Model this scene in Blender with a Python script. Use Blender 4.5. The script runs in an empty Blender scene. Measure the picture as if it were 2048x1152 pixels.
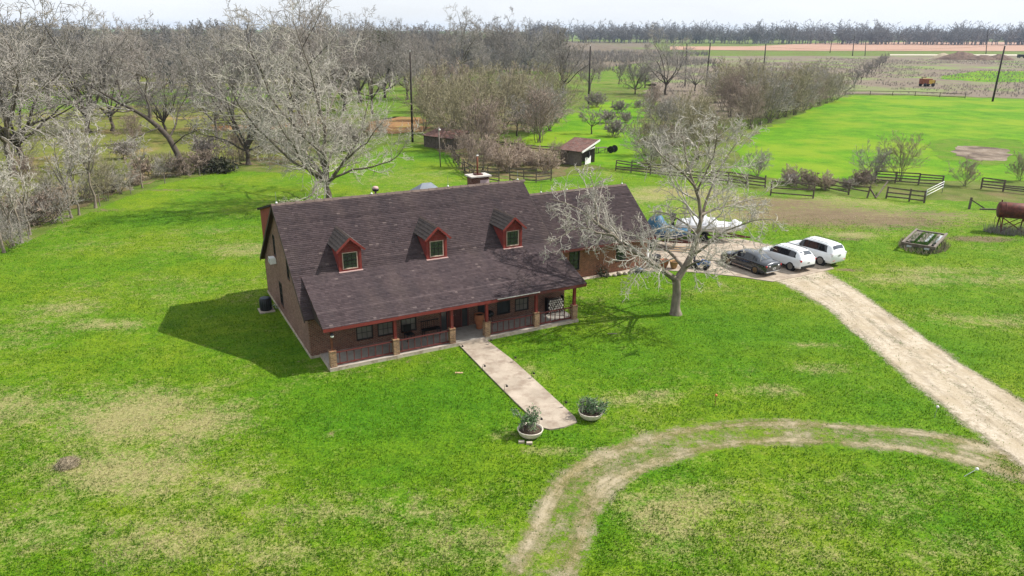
import bpy, math, random
import numpy as np
from mathutils import Vector, Matrix

# ------------------------------------------------------------------ camera, sky, sun, exposure
scene = bpy.context.scene
COL = scene.collection
cam_d = bpy.data.cameras.new('camera')
cam = bpy.data.objects.new('camera', cam_d); COL.objects.link(cam)
cam_d.sensor_width = 36.0
cam_d.lens = 25.98
cam_d.clip_start = 0.5
cam_d.clip_end = 12000
cam.location = (0, 0, 18.357)
cam.rotation_euler = (Matrix.Rotation(math.radians(90) - 0.3375, 3, 'X') @ Matrix.Rotation(0.0064, 3, 'Z')).to_euler()
scene.camera = cam

SUN_AZ = math.radians(13.0)      # direction to the sun, from +X towards +Y
SUN_EL = math.radians(46.0)
world = bpy.data.worlds.new('World'); scene.world = world; world.use_nodes = True
wn = world.node_tree; wn.nodes.clear()
w_out = wn.nodes.new('ShaderNodeOutputWorld'); w_bg = wn.nodes.new('ShaderNodeBackground')
w_sky = wn.nodes.new('ShaderNodeTexSky'); w_sky.sky_type = 'NISHITA'; w_sky.sun_disc = False
w_sky.sun_elevation = SUN_EL; w_sky.sun_rotation = math.radians(90) - SUN_AZ
w_sky.air_density = 1.0; w_sky.dust_density = 1.6; w_sky.ozone_density = 1.2
w_tc = wn.nodes.new('ShaderNodeTexCoord'); w_map = wn.nodes.new('ShaderNodeMapping')
w_map.inputs['Scale'].default_value = (1.0, 1.0, 5.0)
w_no = wn.nodes.new('ShaderNodeTexNoise'); w_no.inputs['Scale'].default_value = 2.3; w_no.inputs['Detail'].default_value = 7; w_no.inputs['Roughness'].default_value = .58
w_rp = wn.nodes.new('ShaderNodeValToRGB')
w_rp.color_ramp.elements[0].position = .30; w_rp.color_ramp.elements[0].color = (.76, .76, .76, 1)
w_rp.color_ramp.elements[1].position = .60; w_rp.color_ramp.elements[1].color = (.97, .97, .97, 1)
w_mx = wn.nodes.new('ShaderNodeMixRGB'); w_mx.inputs['Color2'].default_value = (8.1, 8.45, 8.9, 1)   # thin bright cloud
w_bg.inputs['Strength'].default_value = 0.085
wn.links.new(w_tc.outputs['Generated'], w_map.inputs['Vector']); wn.links.new(w_map.outputs['Vector'], w_no.inputs['Vector'])
wn.links.new(w_no.outputs['Fac'], w_rp.inputs['Fac']); wn.links.new(w_rp.outputs['Color'], w_mx.inputs['Fac'])
wn.links.new(w_sky.outputs['Color'], w_mx.inputs['Color1']); wn.links.new(w_mx.outputs['Color'], w_bg.inputs['Color'])
wn.links.new(w_bg.outputs['Background'], w_out.inputs['Surface'])

sun_d = bpy.data.lights.new('sun', 'SUN'); sun_d.energy = 5.0; sun_d.angle = math.radians(0.6); sun_d.color = (1.0, .955, .88)
sun = bpy.data.objects.new('sun', sun_d); COL.objects.link(sun)
sdir = Vector((math.cos(SUN_EL) * math.cos(SUN_AZ), math.cos(SUN_EL) * math.sin(SUN_AZ), math.sin(SUN_EL)))
sun.rotation_euler = sdir.to_track_quat('Z', 'Y').to_euler(); sun.location = (60, 10, 80)

scene.view_settings.view_transform = 'Standard'; scene.view_settings.look = 'None'
scene.view_settings.gamma = 1.0; scene.view_settings.use_curve_mapping = False
scene.view_settings.exposure = 0.56
scene.render.engine = 'CYCLES'
scene.cycles.use_denoising = True
scene.cycles.max_bounces = 6; scene.cycles.transparent_max_bounces = 12
scene.cycles.volume_bounces = 0

HAZE = .00009
R = random.Random(7)
RNG = np.random.default_rng(7)

# ------------------------------------------------------------------ object helpers
def tag(o, label=None, cat=None, group=None, kind=None):
    if label: o['label'] = label
    if cat: o['category'] = cat
    if group: o['group'] = group
    if kind: o['kind'] = kind
    return o

def empty(name, loc=(0, 0, 0), rz=0.0, label=None, cat=None, group=None):
    o = bpy.data.objects.new(name, None); COL.objects.link(o)
    o.empty_display_size = .2
    o.location = loc if len(loc) == 3 else (loc[0], loc[1], 0); o.rotation_euler = (0, 0, rz)
    return tag(o, label, cat, group)

def copy_tree(o, parent=None):
    c = o.copy(); COL.objects.link(c); c.parent = parent
    for ch in o.children: copy_tree(ch, c)
    return c

class MB:
    """collects shapes, links them as one mesh object"""
    def __init__(s): s.v = []; s.f = []
    def add(s, vs, fs):
        b = len(s.v); s.v += [tuple(p) for p in vs]; s.f += [tuple(i + b for i in q) for q in fs]; return s
    def box(s, x0, x1, y0, y1, z0, z1, M=None):
        vs = [Vector((x, y, z)) for z in (z0, z1) for y in (y0, y1) for x in (x0, x1)]
        if M is not None: vs = [M @ p for p in vs]
        return s.add(vs, [(0, 2, 3, 1), (4, 5, 7, 6), (0, 1, 5, 4), (2, 6, 7, 3), (0, 4, 6, 2), (1, 3, 7, 5)])
    def bar(s, p, q, w, h, up=(0, 0, 1)):
        p = Vector(p); q = Vector(q); d = (q - p).normalized(); u = Vector(up)
        if abs(d.dot(u)) > .98: u = Vector((1, 0, 0))
        a = d.cross(u).normalized() * (w / 2); b = a.cross(d).normalized() * (h / 2)
        vs = [c + i * a + j * b for c in (p, q) for j in (-1, 1) for i in (-1, 1)]
        return s.add(vs, [(0, 1, 3, 2), (4, 6, 7, 5), (0, 4, 5, 1), (2, 3, 7, 6), (0, 2, 6, 4), (1, 5, 7, 3)])
    def tube(s, pts, rad, n=8, cap=True):
        pts = [Vector(p) for p in pts]
        if not hasattr(rad, '__len__'): rad = [rad] * len(pts)
        vs = []; k = len(pts)
        for i in range(k):
            d = (pts[min(i + 1, k - 1)] - pts[max(i - 1, 0)]).normalized()
            u = Vector((0, 0, 1)) if abs(d.z) < .9 else Vector((1, 0, 0))
            a = d.cross(u).normalized(); b = d.cross(a).normalized()
            for j in range(n):
                t = 2 * math.pi * j / n; vs.append(pts[i] + (a * math.cos(t) + b * math.sin(t)) * rad[i])
        fs = [(i * n + j, i * n + (j + 1) % n, (i + 1) * n + (j + 1) % n, (i + 1) * n + j) for i in range(k - 1) for j in range(n)]
        if cap: fs += [tuple(range(n - 1, -1, -1)), tuple(range((k - 1) * n, k * n))]
        return s.add(vs, fs)
    def lathe(s, prof, n=20, c=(0, 0, 0), sx=1, sy=1):
        vs = []; k = len(prof)
        for r, z in prof:
            for j in range(n):
                t = 2 * math.pi * j / n; vs.append((c[0] + sx * r * math.cos(t), c[1] + sy * r * math.sin(t), c[2] + z))
        fs = [(i * n + j, i * n + (j + 1) % n, (i + 1) * n + (j + 1) % n, (i + 1) * n + j) for i in range(k - 1) for j in range(n)]
        fs += [tuple(range(n - 1, -1, -1)), tuple(range((k - 1) * n, k * n))]
        return s.add(vs, fs)
    def prism(s, poly, d):
        """poly: list of 3D points (planar), extruded by vector d"""
        n = len(poly); d = Vector(d); a = [Vector(p) for p in poly]; vs = a + [p + d for p in a]
        fs = [tuple(range(n - 1, -1, -1)), tuple(range(n, 2 * n))] + [(i, (i + 1) % n, n + (i + 1) % n, n + i) for i in range(n)]
        return s.add(vs, fs)
    def blob(s, c, r, n=8, m=5, jit=.15, rng=R, sz=1.0):
        vs = []
        for i in range(m + 1):
            ph = math.pi * i / m
            for j in range(n):
                t = 2 * math.pi * j / n; q = r * (1 + rng.uniform(-jit, jit))
                vs.append((c[0] + q * math.sin(ph) * math.cos(t), c[1] + q * math.sin(ph) * math.sin(t), c[2] + sz * q * math.cos(ph)))
        fs = [(i * n + j, (i + 1) * n + j, (i + 1) * n + (j + 1) % n, i * n + (j + 1) % n) for i in range(m) for j in range(n)]
        return s.add(vs, fs)
    def build(s, name, mat, parent=None, smooth=False, bevel=0):
        me = bpy.data.meshes.new(name); me.from_pydata(s.v, [], s.f); me.update()
        me.materials.append(M[mat] if isinstance(mat, str) else mat)
        if smooth: me.polygons.foreach_set('use_smooth', [True] * len(me.polygons))
        o = bpy.data.objects.new(name, me); COL.objects.link(o); o.parent = parent
        if bevel:
            b = o.modifiers.new('bevel', 'BEVEL'); b.width = bevel; b.segments = 2; b.limit_method = 'ANGLE'
        return o

def np_mesh(name, verts, faces, mat, parent=None, smooth=False, attrs=None):
    """verts (N,3), faces (F,3|4) arrays -> mesh object; attrs {name:(domain, float array)}"""
    verts = np.asarray(verts, np.float32); faces = np.asarray(faces, np.int32)
    me = bpy.data.meshes.new(name); F, k = faces.shape
    me.vertices.add(len(verts)); me.vertices.foreach_set('co', verts.ravel())
    me.loops.add(F * k); me.loops.foreach_set('vertex_index', faces.ravel())
    me.polygons.add(F); me.polygons.foreach_set('loop_start', np.arange(0, F * k, k, dtype=np.int32))
    if smooth: me.polygons.foreach_set('use_smooth', np.ones(F, bool))
    me.update(calc_edges=True)
    for an, (dom, arr) in (attrs or {}).items():
        arr = np.asarray(arr, np.float32)
        if arr.ndim == 1: a = me.attributes.new(an, 'FLOAT', dom); a.data.foreach_set('value', arr)
        else: a = me.attributes.new(an, 'FLOAT_COLOR', dom); a.data.foreach_set('color', arr.ravel())
    me.materials.append(M[mat] if isinstance(mat, str) else mat)
    o = bpy.data.objects.new(name, me); COL.objects.link(o); o.parent = parent
    return o

# ------------------------------------------------------------------ materials
M = {}
class NT:
    def __init__(s, name):
        s.m = bpy.data.materials.new(name); s.m.use_nodes = True; s.t = s.m.node_tree; s.t.nodes.clear()
        s.out = s.t.nodes.new('ShaderNodeOutputMaterial'); s.b = s.t.nodes.new('ShaderNodeBsdfPrincipled')
        s.t.links.new(s.b.outputs[0], s.out.inputs['Surface']); M[name] = s.m
    def n(s, typ, **kw):
        q = s.t.nodes.new('ShaderNode' + typ)
        for k, v in kw.items():
            if k in q.inputs: q.inputs[k].default_value = v
            else: setattr(q, k, v)
        return q
    def l(s, a, b): s.t.links.new(a, b)
    def val(s, x, sock):
        if isinstance(x, bpy.types.NodeSocket): s.l(x, sock)
        else: sock.default_value = x
    def coord(s, scale=None, kind='Object'):
        c = s.n('TexCoord').outputs[kind]
        if scale is None: return c
        mp = s.n('Mapping'); mp.inputs['Scale'].default_value = scale if hasattr(scale, '__len__') else (scale,) * 3
        s.l(c, mp.inputs['Vector']); return mp.outputs[0]
    def noise(s, vec, scale, detail=4, rough=.55, out='Fac'):
        q = s.n('TexNoise', Scale=scale, Detail=detail, Roughness=rough); s.l(vec, q.inputs['Vector']); return q.outputs[out]
    def math(s, op, a, b=0.0, clamp=False):
        q = s.n('Math', operation=op); q.use_clamp = clamp; s.val(a, q.inputs[0]); s.val(b, q.inputs[1]); return q.outputs[0]
    def ramp(s, fac, stops):
        q = s.n('ValToRGB'); e = q.color_ramp.elements
        while len(e) > 1: e.remove(e[-1])
        for i, (p, c) in enumerate(stops):
            x = e[0] if i == 0 else e.new(p)
            x.position = p; x.color = (*c, 1) if hasattr(c, '__len__') else (c, c, c, 1)
        s.l(fac, q.inputs['Fac']); return q.outputs['Color']
    def mix(s, fac, a, b, mode='MIX'):
        q = s.n('MixRGB', blend_type=mode); s.val(fac, q.inputs['Fac'])
        for x, k in ((a, 'Color1'), (b, 'Color2')):
            if isinstance(x, bpy.types.NodeSocket): s.l(x, q.inputs[k])
            else: q.inputs[k].default_value = (*x, 1) if len(x) == 3 else x
        return q.outputs[0]
    def attr(s, name, out='Fac'):
        q = s.n('Attribute', attribute_name=name); return q.outputs[out]
    def bump(s, h, strength=.4, dist=.02):
        q = s.n('Bump', Strength=strength, Distance=dist); s.l(h, q.inputs['Height']); s.l(q.outputs[0], s.b.inputs['Normal'])
    def color(s, c): s.val(c if isinstance(c, bpy.types.NodeSocket) else (*c, 1), s.b.inputs['Base Color'])
    def rough(s, r): s.val(r, s.b.inputs['Roughness'])
    def set(s, **kw):
        for k, v in kw.items(): s.b.inputs[k].default_value = v
        return s

def simple(name, c, rough=.7, var=.18, scale=3.0, metal=0.0, bump=.0, spec=.3, c2=None, grime=None, coat=0):
    """base colour with mottling; c2 = second tone; grime=(colour, amount) patches"""
    t = NT(name); v = t.coord()
    n1 = t.noise(v, scale, 5, .6); n2 = t.noise(v, scale * 7, 3, .5)
    lo = tuple(x * (1 - var) for x in c); hi = tuple(min(1, x * (1 + var)) for x in (c2 or c))
    col = t.ramp(n1, [(.32, lo), (.68, hi)])
    col = t.mix(t.math('MULTIPLY', n2, .35), col, tuple(x * .72 for x in c), 'MIX')
    if grime: col = t.mix(t.math('MULTIPLY', t.ramp(t.noise(v, scale * 1.7, 6, .65), [(.48, 0.), (.62, 1.)]), grime[1]), col, grime[0])
    t.color(col); t.rough(t.ramp(n2, [(.3, max(0, rough - .1)), (.7, min(1, rough + .1))])); t.set(**{'Metallic': metal, 'Specular IOR Level': spec})
    if coat: t.set(**{'Coat Weight': coat, 'Coat Roughness': .06})
    if bump: t.bump(n2, bump, .02)
    return t

# --- brick
def brick_mat(name, c1, c2, mortar, w=.215, h=.075, dark=.0):
    t = NT(name); sep = t.n('SeparateXYZ'); t.l(t.coord(), sep.inputs[0])
    cmb = t.n('CombineXYZ'); t.l(t.math('ADD', sep.outputs[0], sep.outputs[1]), cmb.inputs[0]); t.l(sep.outputs[2], cmb.inputs[1])
    b = t.n('TexBrick', Scale=1.0); b.inputs['Mortar Size'].default_value = .009; b.inputs['Mortar Smooth'].default_value = .1; b.inputs['Bias'].default_value = -.1
    b.inputs['Brick Width'].default_value = w; b.inputs['Row Height'].default_value = h
    b.inputs['Color1'].default_value = (*c1, 1); b.inputs['Color2'].default_value = (*c2, 1); b.inputs['Mortar'].default_value = (*mortar, 1)
    t.l(cmb.outputs[0], b.inputs['Vector'])
    n = t.noise(t.coord(), 1.1, 5, .6); n2 = t.noise(t.coord(), 9.0, 3, .6)
    col = t.mix(t.ramp(n, [(.35, 0.), (.7, .45)]), b.outputs['Color'], tuple(x * .55 for x in c1))
    col = t.mix(t.ramp(n2, [(.5, 0.), (.72, .5)]), col, tuple(min(1, x * 1.7) for x in c2))
    t.color(col); t.rough(.88); t.set(**{'Specular IOR Level': .2})
    t.bump(t.math('SUBTRACT', t.math('MULTIPLY', n2, .4), b.outputs['Fac']), .8, .012)
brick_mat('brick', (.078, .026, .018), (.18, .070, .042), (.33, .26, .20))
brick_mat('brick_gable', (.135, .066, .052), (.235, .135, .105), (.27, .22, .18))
brick_mat('brick_wing', (.17, .055, .032), (.30, .125, .070), (.30, .23, .17))
brick_mat('brick_pier', (.17, .085, .045), (.36, .22, .12), (.40, .33, .25))
# --- shingles: tone per shingle, weathering streaks down the slope
t = NT('shingle'); v = t.coord(); tone = t.attr('tone')
c = t.ramp(tone, [(0., (.027, .020, .022)), (.35, (.052, .038, .041)), (.7, (.080, .059, .062)), (.93, (.106, .080, .081)), (1., (.13, .10, .097))])
st = t.noise(t.coord((.55, .18, .18)), 1.6, 6, .62)
c = t.mix(t.ramp(st, [(.45, 0.), (.70, .42)]), c, (.028, .025, .030))
c = t.mix(t.ramp(t.noise(t.coord((.3, .12, .12)), 2.3, 4, .6), [(.5, 0.), (.74, .30)]), c, (.12, .090, .080))
t.color(c); t.rough(.93); t.set(**{'Specular IOR Level': .15}); t.bump(t.noise(v, 60, 2, .7), .35, .006)
simple('red_paint', (.20, .030, .024), .72, .2, 2.2, bump=.1, grime=((.12, .05, .04), .5))
simple('red_paint_dark', (.12, .028, .024), .75, .2, 2.5, bump=.1, grime=((.07, .04, .035), .5))
simple('rust_post', (.16, .055, .028), .85, .3, 6, bump=.2)
simple('concrete', (.34, .29, .24), .92, .14, .9, bump=.15, c2=(.40, .34, .29), grime=((.24, .20, .16), .55))
simple('concrete_walk', (.315, .262, .205), .93, .14, .7, bump=.12, c2=(.37, .312, .25), grime=((.215, .165, .125), .8))
simple('slab_edge', (.42, .36, .29), .92, .16, 2.0, grime=((.20, .15, .10), .7))
simple('porch_floor', (.36, .33, .29), .9, .15, 1.3, bump=.1, grime=((.19, .17, .15), .5))
simple('dark_trim', (.032, .02, .018), .7, .2)
simple('soffit', (.06, .03, .026), .8, .2)
simple('white_trim', (.50, .47, .43), .6, .1, 3, grime=((.35, .27, .22), .5))
simple('tan_frame', (.42, .33, .26), .7, .15, 5, grime=((.25, .14, .10), .5))
simple('black_frame', (.022, .018, .017), .6, .2)
simple('door_wood', (.060, .018, .014), .5, .3, 8)
simple('flashing', (.46, .31, .29), .6, .15, 4)
simple('dark_metal', (.03, .03, .033), .45, .2, metal=.6)
simple('grey_metal', (.38, .40, .42), .42, .12, metal=.7)
simple('rust_metal', (.085, .024, .018), .6, .35, 2.2, metal=.3, bump=.2, c2=(.13, .036, .026), grime=((.055, .024, .02), .7))
simple('rust_roof', (.075, .030, .023), .8, .35, 1.4, bump=.1, c2=(.12, .055, .042), grime=((.17, .13, .115), .5))
simple('old_wood', (.085, .066, .054), .92, .3, 4, bump=.3, c2=(.13, .105, .088))
simple('fence_wood', (.080, .062, .050), .92, .3, 4, bump=.3, c2=(.14, .112, .092))
simple('grey_wood', (.17, .145, .125), .92, .3, 4, bump=.3)
simple('pale_wood', (.42, .29, .17), .85, .2, 3, bump=.1)
simple('pole_wood', (.034, .026, .022), .9, .3, 2, bump=.2)
simple('black_plastic', (.018, .018, .02), .5, .2)
simple('black_iron', (.014, .013, .013), .5, .2, metal=.3)
simple('white_plastic', (.72, .72, .70), .5, .05)
simple('bowl_white', (.62, .56, .47), .8, .1, 3, bump=.1, grime=((.36, .31, .22), .6))
simple('soil', (.055, .038, .026), .98, .3, 9, bump=.5)
simple('terracotta', (.30, .115, .055), .85, .2, 4, bump=.1)
simple('straw_barrel', (.30, .17, .075), .9, .25, 6, bump=.2)
simple('log_bark', (.10, .075, .06), .95, .3, 8, bump=.3)
simple('log_end', (.55, .50, .44), .9, .2, 12)
simple('ac_blue', (.045, .06, .085), .5, .2, metal=.3)
simple('rubber', (.016, .016, .017), .85, .2)
simple('rim_alloy', (.34, .33, .31), .35, .1, metal=.9)
simple('rim_bronze', (.20, .15, .09), .35, .1, metal=.9)
simple('tail_red', (.42, .012, .016), .2, .1, spec=.6)
simple('tail_clear', (.62, .58, .60), .2, .1, spec=.6)
simple('head_clear', (.6, .62, .64), .15, .1, spec=.7)
simple('chrome', (.7, .7, .7), .15, .03, metal=1)
simple('plate_white', (.55, .56, .55), .4, .05)
simple('white_paint', (.74, .765, .79), .3, .04, .8, coat=.7, grime=((.60, .60, .58), .3))
simple('grey_paint', (.046, .050, .058), .28, .08, .6, metal=.55, coat=1.0)
simple('boat_white', (.78, .78, .77), .35, .04, 1.5, coat=.4, grime=((.5, .47, .42), .35))
simple('boat_cover', (.56, .57, .59), .8, .08, 1.5, bump=.2, grime=((.42, .42, .45), .5))
simple('boat_blue', (.022, .06, .16), .3, .1, coat=.5)
simple('tarp_blue', (.022, .095, .175), .55, .3, 2.2, bump=.4, grime=((.10, .20, .28), .5))
simple('mower_blue', (.05, .12, .32), .4, .1, coat=.3)
simple('orange_rust', (.21, .062, .024), .7, .3, 2.5)
simple('yellow_paint', (.55, .36, .06), .5, .2)
simple('mound_soil', (.085, .052, .038), .98, .25, .6, bump=.5, c2=(.15, .10, .075))
simple('clothing_dark', (.03, .03, .035), .85, .2)
simple('far_white', (.7, .7, .68), .7, .05)
simple('far_grey', (.38, .40, .43), .6, .1)
simple('hood_grey', (.17, .19, .22), .45, .15, metal=.4)
simple('wire_dark', (.06, .055, .05), .7, .1)
simple('siding_tan', (.33, .27, .20), .8, .1)
simple('straw_pile', (.34, .285, .20), .95, .3, 9, bump=.5)
simple('bronze_flower', (.50, .16, .06), .6, .2)
def glass(name, c, rough=.08, spec=.6):
    t = NT(name); n = t.noise(t.coord(), 1.4, 3, .5)
    t.color(t.ramp(n, [(.3, tuple(x * .6 for x in c)), (.7, c)])); t.rough(rough); t.set(**{'Specular IOR Level': spec})
glass('window_glass', (.045, .05, .05)); glass('window_blind', (.19, .17, .145), .22, .5); glass('dormer_glass', (.05, .065, .05), .1)
glass('car_glass', (.014, .016, .02), .05, .8)
glass('rear_glass', (.07, .085, .105), .05, .9)  # paler blue-grey base colour stands in for light reflected off the rear windows
# --- bark / twigs
def bark(name, c, c2, moss=None):
    t = NT(name); v = t.coord(); n = t.noise(t.coord((1, 1, .35)), 5.0, 5, .65)
    col = t.ramp(n, [(.3, c), (.7, c2)])
    if moss: col = t.mix(t.ramp(t.noise(v, 1.1, 4, .6), [(.5, 0.), (.68, .6)]), col, moss)
    t.color(col); t.rough(.92); t.set(**{'Specular IOR Level': .15}); t.bump(n, .5, .03)
bark('bark_pale', (.115, .095, .075), (.26, .22, .18), (.12, .12, .07))
bark('twig_pale', (.28, .255, .22), (.52, .485, .43))
bark('bark_grey', (.085, .07, .058), (.18, .15, .125), (.11, .115, .07))
bark('twig_grey', (.215, .195, .17), (.37, .345, .31))
bark('bark_dark', (.045, .036, .030), (.10, .083, .068), (.085, .085, .05))
bark('twig_dark', (.15, .135, .12), (.27, .25, .225))
bark('twig_wood', (.115, .11, .105), (.22, .215, .21))
bark('twig_olive', (.185, .165, .10), (.33, .30, .195))
bark('twig_brown', (.195, .15, .12), (.33, .265, .22))
bark('twig_mauve', (.20, .172, .152), (.34, .305, .275))
bark('brush_tan', (.27, .205, .155), (.45, .365, .295))
simple('leaf_dark', (.040, .042, .022), .6, .3, 6)
simple('leaf_blue', (.060, .125, .045), .55, .35, 5, c2=(.10, .18, .07))
simple('weed_green', (.060, .145, .018), .8, .3, 4)
simple('weed_dark', (.020, .070, .012), .8, .3, 4)
# ------------------------------------------------------------------ ground
def in_poly(x, y, poly):
    r = np.zeros(x.shape, bool); n = len(poly)
    for i in range(n):
        (x0, y0), (x1, y1) = poly[i], poly[(i + 1) % n]
        c = (y0 > y) != (y1 > y)
        with np.errstate(divide='ignore', invalid='ignore'):
            r ^= c & (x < (x1 - x0) * (y - y0) / (y1 - y0 + 1e-12) + x0)
    return r
def vnoise(x, y, s, seed=0):
    """smooth value noise 0..1"""
    g = np.random.default_rng(seed).random((64, 64)); X = x * s; Y = y * s
    i = np.floor(X).astype(int); j = np.floor(Y).astype(int); a = X - i; b = Y - j
    a = a * a * (3 - 2 * a); b = b * b * (3 - 2 * b); w = lambda p, q: g[p % 64, q % 64]
    return (w(i, j) * (1 - a) + w(i + 1, j) * a) * (1 - b) + (w(i, j + 1) * (1 - a) + w(i + 1, j + 1) * a) * b

YARD = [(-48.88, 53.19), (-44.65, 61.83), (-43.74, 64.60), (-44.16, 72.63), (-44.21, 80.66), (-43.04, 90.54), (-38.81, 99.20), (-31.14, 98.37), (-23.47, 106.49), (-20.85, 126.43), (-14.75, 124.97), (-9.57, 112.80), (-6.73, 98.50), (4.83, 95.05), (14.49, 104.60), (23.87, 93.36), (30.86, 87.49), (47.55, 83.87), (58.32, 82.88), (71.17, 69.13), (120, 25), (60, -60), (-70, -60), (-75, 15)]
# worn and straw-dry patches of the lawn: centre, radii (m), amount
DRY = [((-18.82, 32.75), 3.2, 2.6, .55), ((-15.19, 31.81), 3.0, 2.2, .42), ((-16.81, 27.70), 3.5, 2.0, .5), ((-11.62, 27.19), 2.2, 1.6, .35), ((-26.30, 44.52), 2.2, 1.0, .5), ((-30.58, 47.16), 3.0, 1.6, .32), ((-25.00, 34.25), 3.5, 3.0, .3),
       ((-13.51, 22.93), 5, 1.6, .30), ((-8.17, 25.46), 3.5, 1.6, .24), ((-8.57, 22.70), 2.5, 1.2, .30), ((-3.29, 25.51), 3.2, 1.6, .36), ((-1.16, 23.34), 2.6, 1.6, .45), ((-18.53, 23.76), 4, 2, .22), ((-3.67, 22.20), 3, 1, .30),
       ((-28.45, 68.51), 5, 2.4, .3), ((-27.76, 53.62), 5, 2.2, .22), ((-23.73, 61.85), 4, 1.8, .35), ((1.05, 37.88), .9, 1.3, .35), ((8.77, 38.32), 2.8, 1.2, .22), ((13.08, 38.39), 2.2, 1.0, .25), ((17.68, 38.46), 2.2, .9, .42), ((18.46, 42.02), 2.5, .5, .5),
       ((14.53, 35.93), 2.6, .9, .4), ((7.38, 35.25), 2.0, .8, .35), ((11.50, 24.69), 7, 3, .20), ((6.59, 24.96), 3, 1.8, .27), ((5.17, 22.56), 4, 1.6, .18), ((15.11, 26.05), 4, 2, .18), ((16.65, 23.23), 4, 1.5, .16),
       ((32.44, 76.19), 12, 4.6, .58), ((39.39, 75.28), 9, 3.4, .52), ((30.22, 82.07), 11, 3.4, .52), ((19.40, 87.14), 8, 3.0, .55), ((15.91, 84.26), 4, 2.4, .5), ((43.68, 76.50), 6, 1.6, .4), ((32.17, 68.18), 3.5, 1.4, .55), ((35.71, 57.43), 5, 1.4, .4), ((31.11, 54.80), 6, 1.6, .32), ((38.24, 54.94), 5, 2, .4), ((31.24, 46.39), 4, 1.6, .3),
       ((1.57, 29.74), 1.6, .6, .4), ((-0.29, 31.05), 1.0, .6, .35), ((-1.26, 39.52), .5, 1.6, .4), ((5.71, 34.67), 1.2, .6, .3), ((-8.64, 30.95), .35, .22, .9), ((-9.75, 40.82), 1.2, .4, .35), ((-6.16, 36.84), 1.5, .35, .25)]
BARE = [((-6.51, 39.30), 3.2, .35, .5), ((1.17, 43.48), 3.4, .35, .5), ((-9.11, 37.74), 1.4, .3, .45), ((-12.27, 39.01), 1.2, .8, .35), ((32.27, 75.75), 13, 7.0, .70), ((38.67, 73.78), 10, 4.5, .66), ((29.96, 81.30), 11, 5.0, .62), ((43.92, 76.95), 8, 2.6, .55), ((25.61, 83.75), 7, 3.5, .5), ((20.00, 87.15), 6, 3, .45), ((31.55, 66.74), 2.4, .8, .6), ((19.22, 86.28), 4, 1.2, .4), ((-8.59, 30.95), .30, .18, .9), ((23.58, 33.82), 2, .8, .3), ((1.91, 29.53), .5, .2, .4), ((27.48, 57.26), 1.6, .6, .7), ((43.87, 67.04), 4.0, 1.4, .8), ((-43.60, 76.35), 5, 1.2, .5), ((-41.33, 86.68), 6, 1.0, .5), ((37.11, 64.85), 1.6, 1.0, .6)]
LUSH = [((14.57, 43.53), 8, 4, .6), ((6.68, 39.64), 5, 3, .55), ((17.46, 37.17), 5, 2.5, .5), ((-6.59, 32.91), 6, 4.5, .7), ((-3.25, 35.10), 4, 4, .7), ((11.32, 47.91), 5, 2, .45), ((20.02, 43.62), 3, 2, .5), ((22.43, 36.04), 3, 2, .5), ((-4.49, 28.42), 4, 2, .4), ((-12.15, 40.78), 3.0, 2.0, .35), ((6.99, 41.83), 5, 3, .5), ((15.99, 46.13), 6, 2.4, .5), ((12.58, 39.73), 4, 2.5, .45), ((20.23, 34.31), 4, 2, .6), ((-36.40, 72.22), 10, 3, .5), ((-9.64, 113.74), 8, 6, .6), ((7.26, 92.82), 7, 2.5, .4), ((27.20, 42.16), 5, 3, .5), ((6.15, 28.15), 3, .8, .5), ((3.15, 24.60), 1.0, 3, .6), ((18.32, 24.44), 4, 1.2, .4), ((-20.04, 47.35), 4, 1.2, .3), ((1.87, 31.08), 2, 1, .6), ((17.10, 30.36), 3, .7, .4)]
def blobs(x, y, L):
    r = np.zeros(x.shape)
    for (c, a, b, k) in L:
        d = ((x - c[0]) / a) ** 2 + ((y - c[1]) / b) ** 2
        r = np.maximum(r, k * np.exp(-d * .9))
    return r

def axis(fine0, fine1, step, far0, far1, growth=1.12):
    a = list(np.arange(fine0, fine1 + 1e-6, step)); s = step
    while a[-1] < far1: s *= growth; a.append(a[-1] + s)
    s = step; b = []
    p = fine0
    while p > far0: s *= growth; p -= s; b.append(p)
    return np.array(b[::-1] + a)
gx = axis(-46, 56, .42, -3600, 3600); gy = axis(16, 100, .42, -300, 5200)
GX, GY = np.meshgrid(gx, gy)
yard = in_poly(GX, GY, YARD).astype(float)
mask = np.zeros((*GX.shape, 4))
dry = blobs(GX, GY, DRY) + .30 * (vnoise(GX, GY, .16, 3) - .5) + .16 * (vnoise(GX, GY, .5, 4) - .5) + .09
lush = blobs(GX, GY, LUSH)
mask[..., 0] = np.clip(dry - .45 * lush, 0, 1); mask[..., 1] = blobs(GX, GY, BARE); mask[..., 2] = yard; mask[..., 3] = lush
GZ = -.6 * np.clip((np.hypot(GX, GY - 80) - 900) / 3000, 0, 1)
ny, nx = GX.shape
idx = np.arange(ny * nx).reshape(ny, nx)
faces = np.stack([idx[:-1, :-1], idx[:-1, 1:], idx[1:, 1:], idx[1:, :-1]], -1).reshape(-1, 4)

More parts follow.
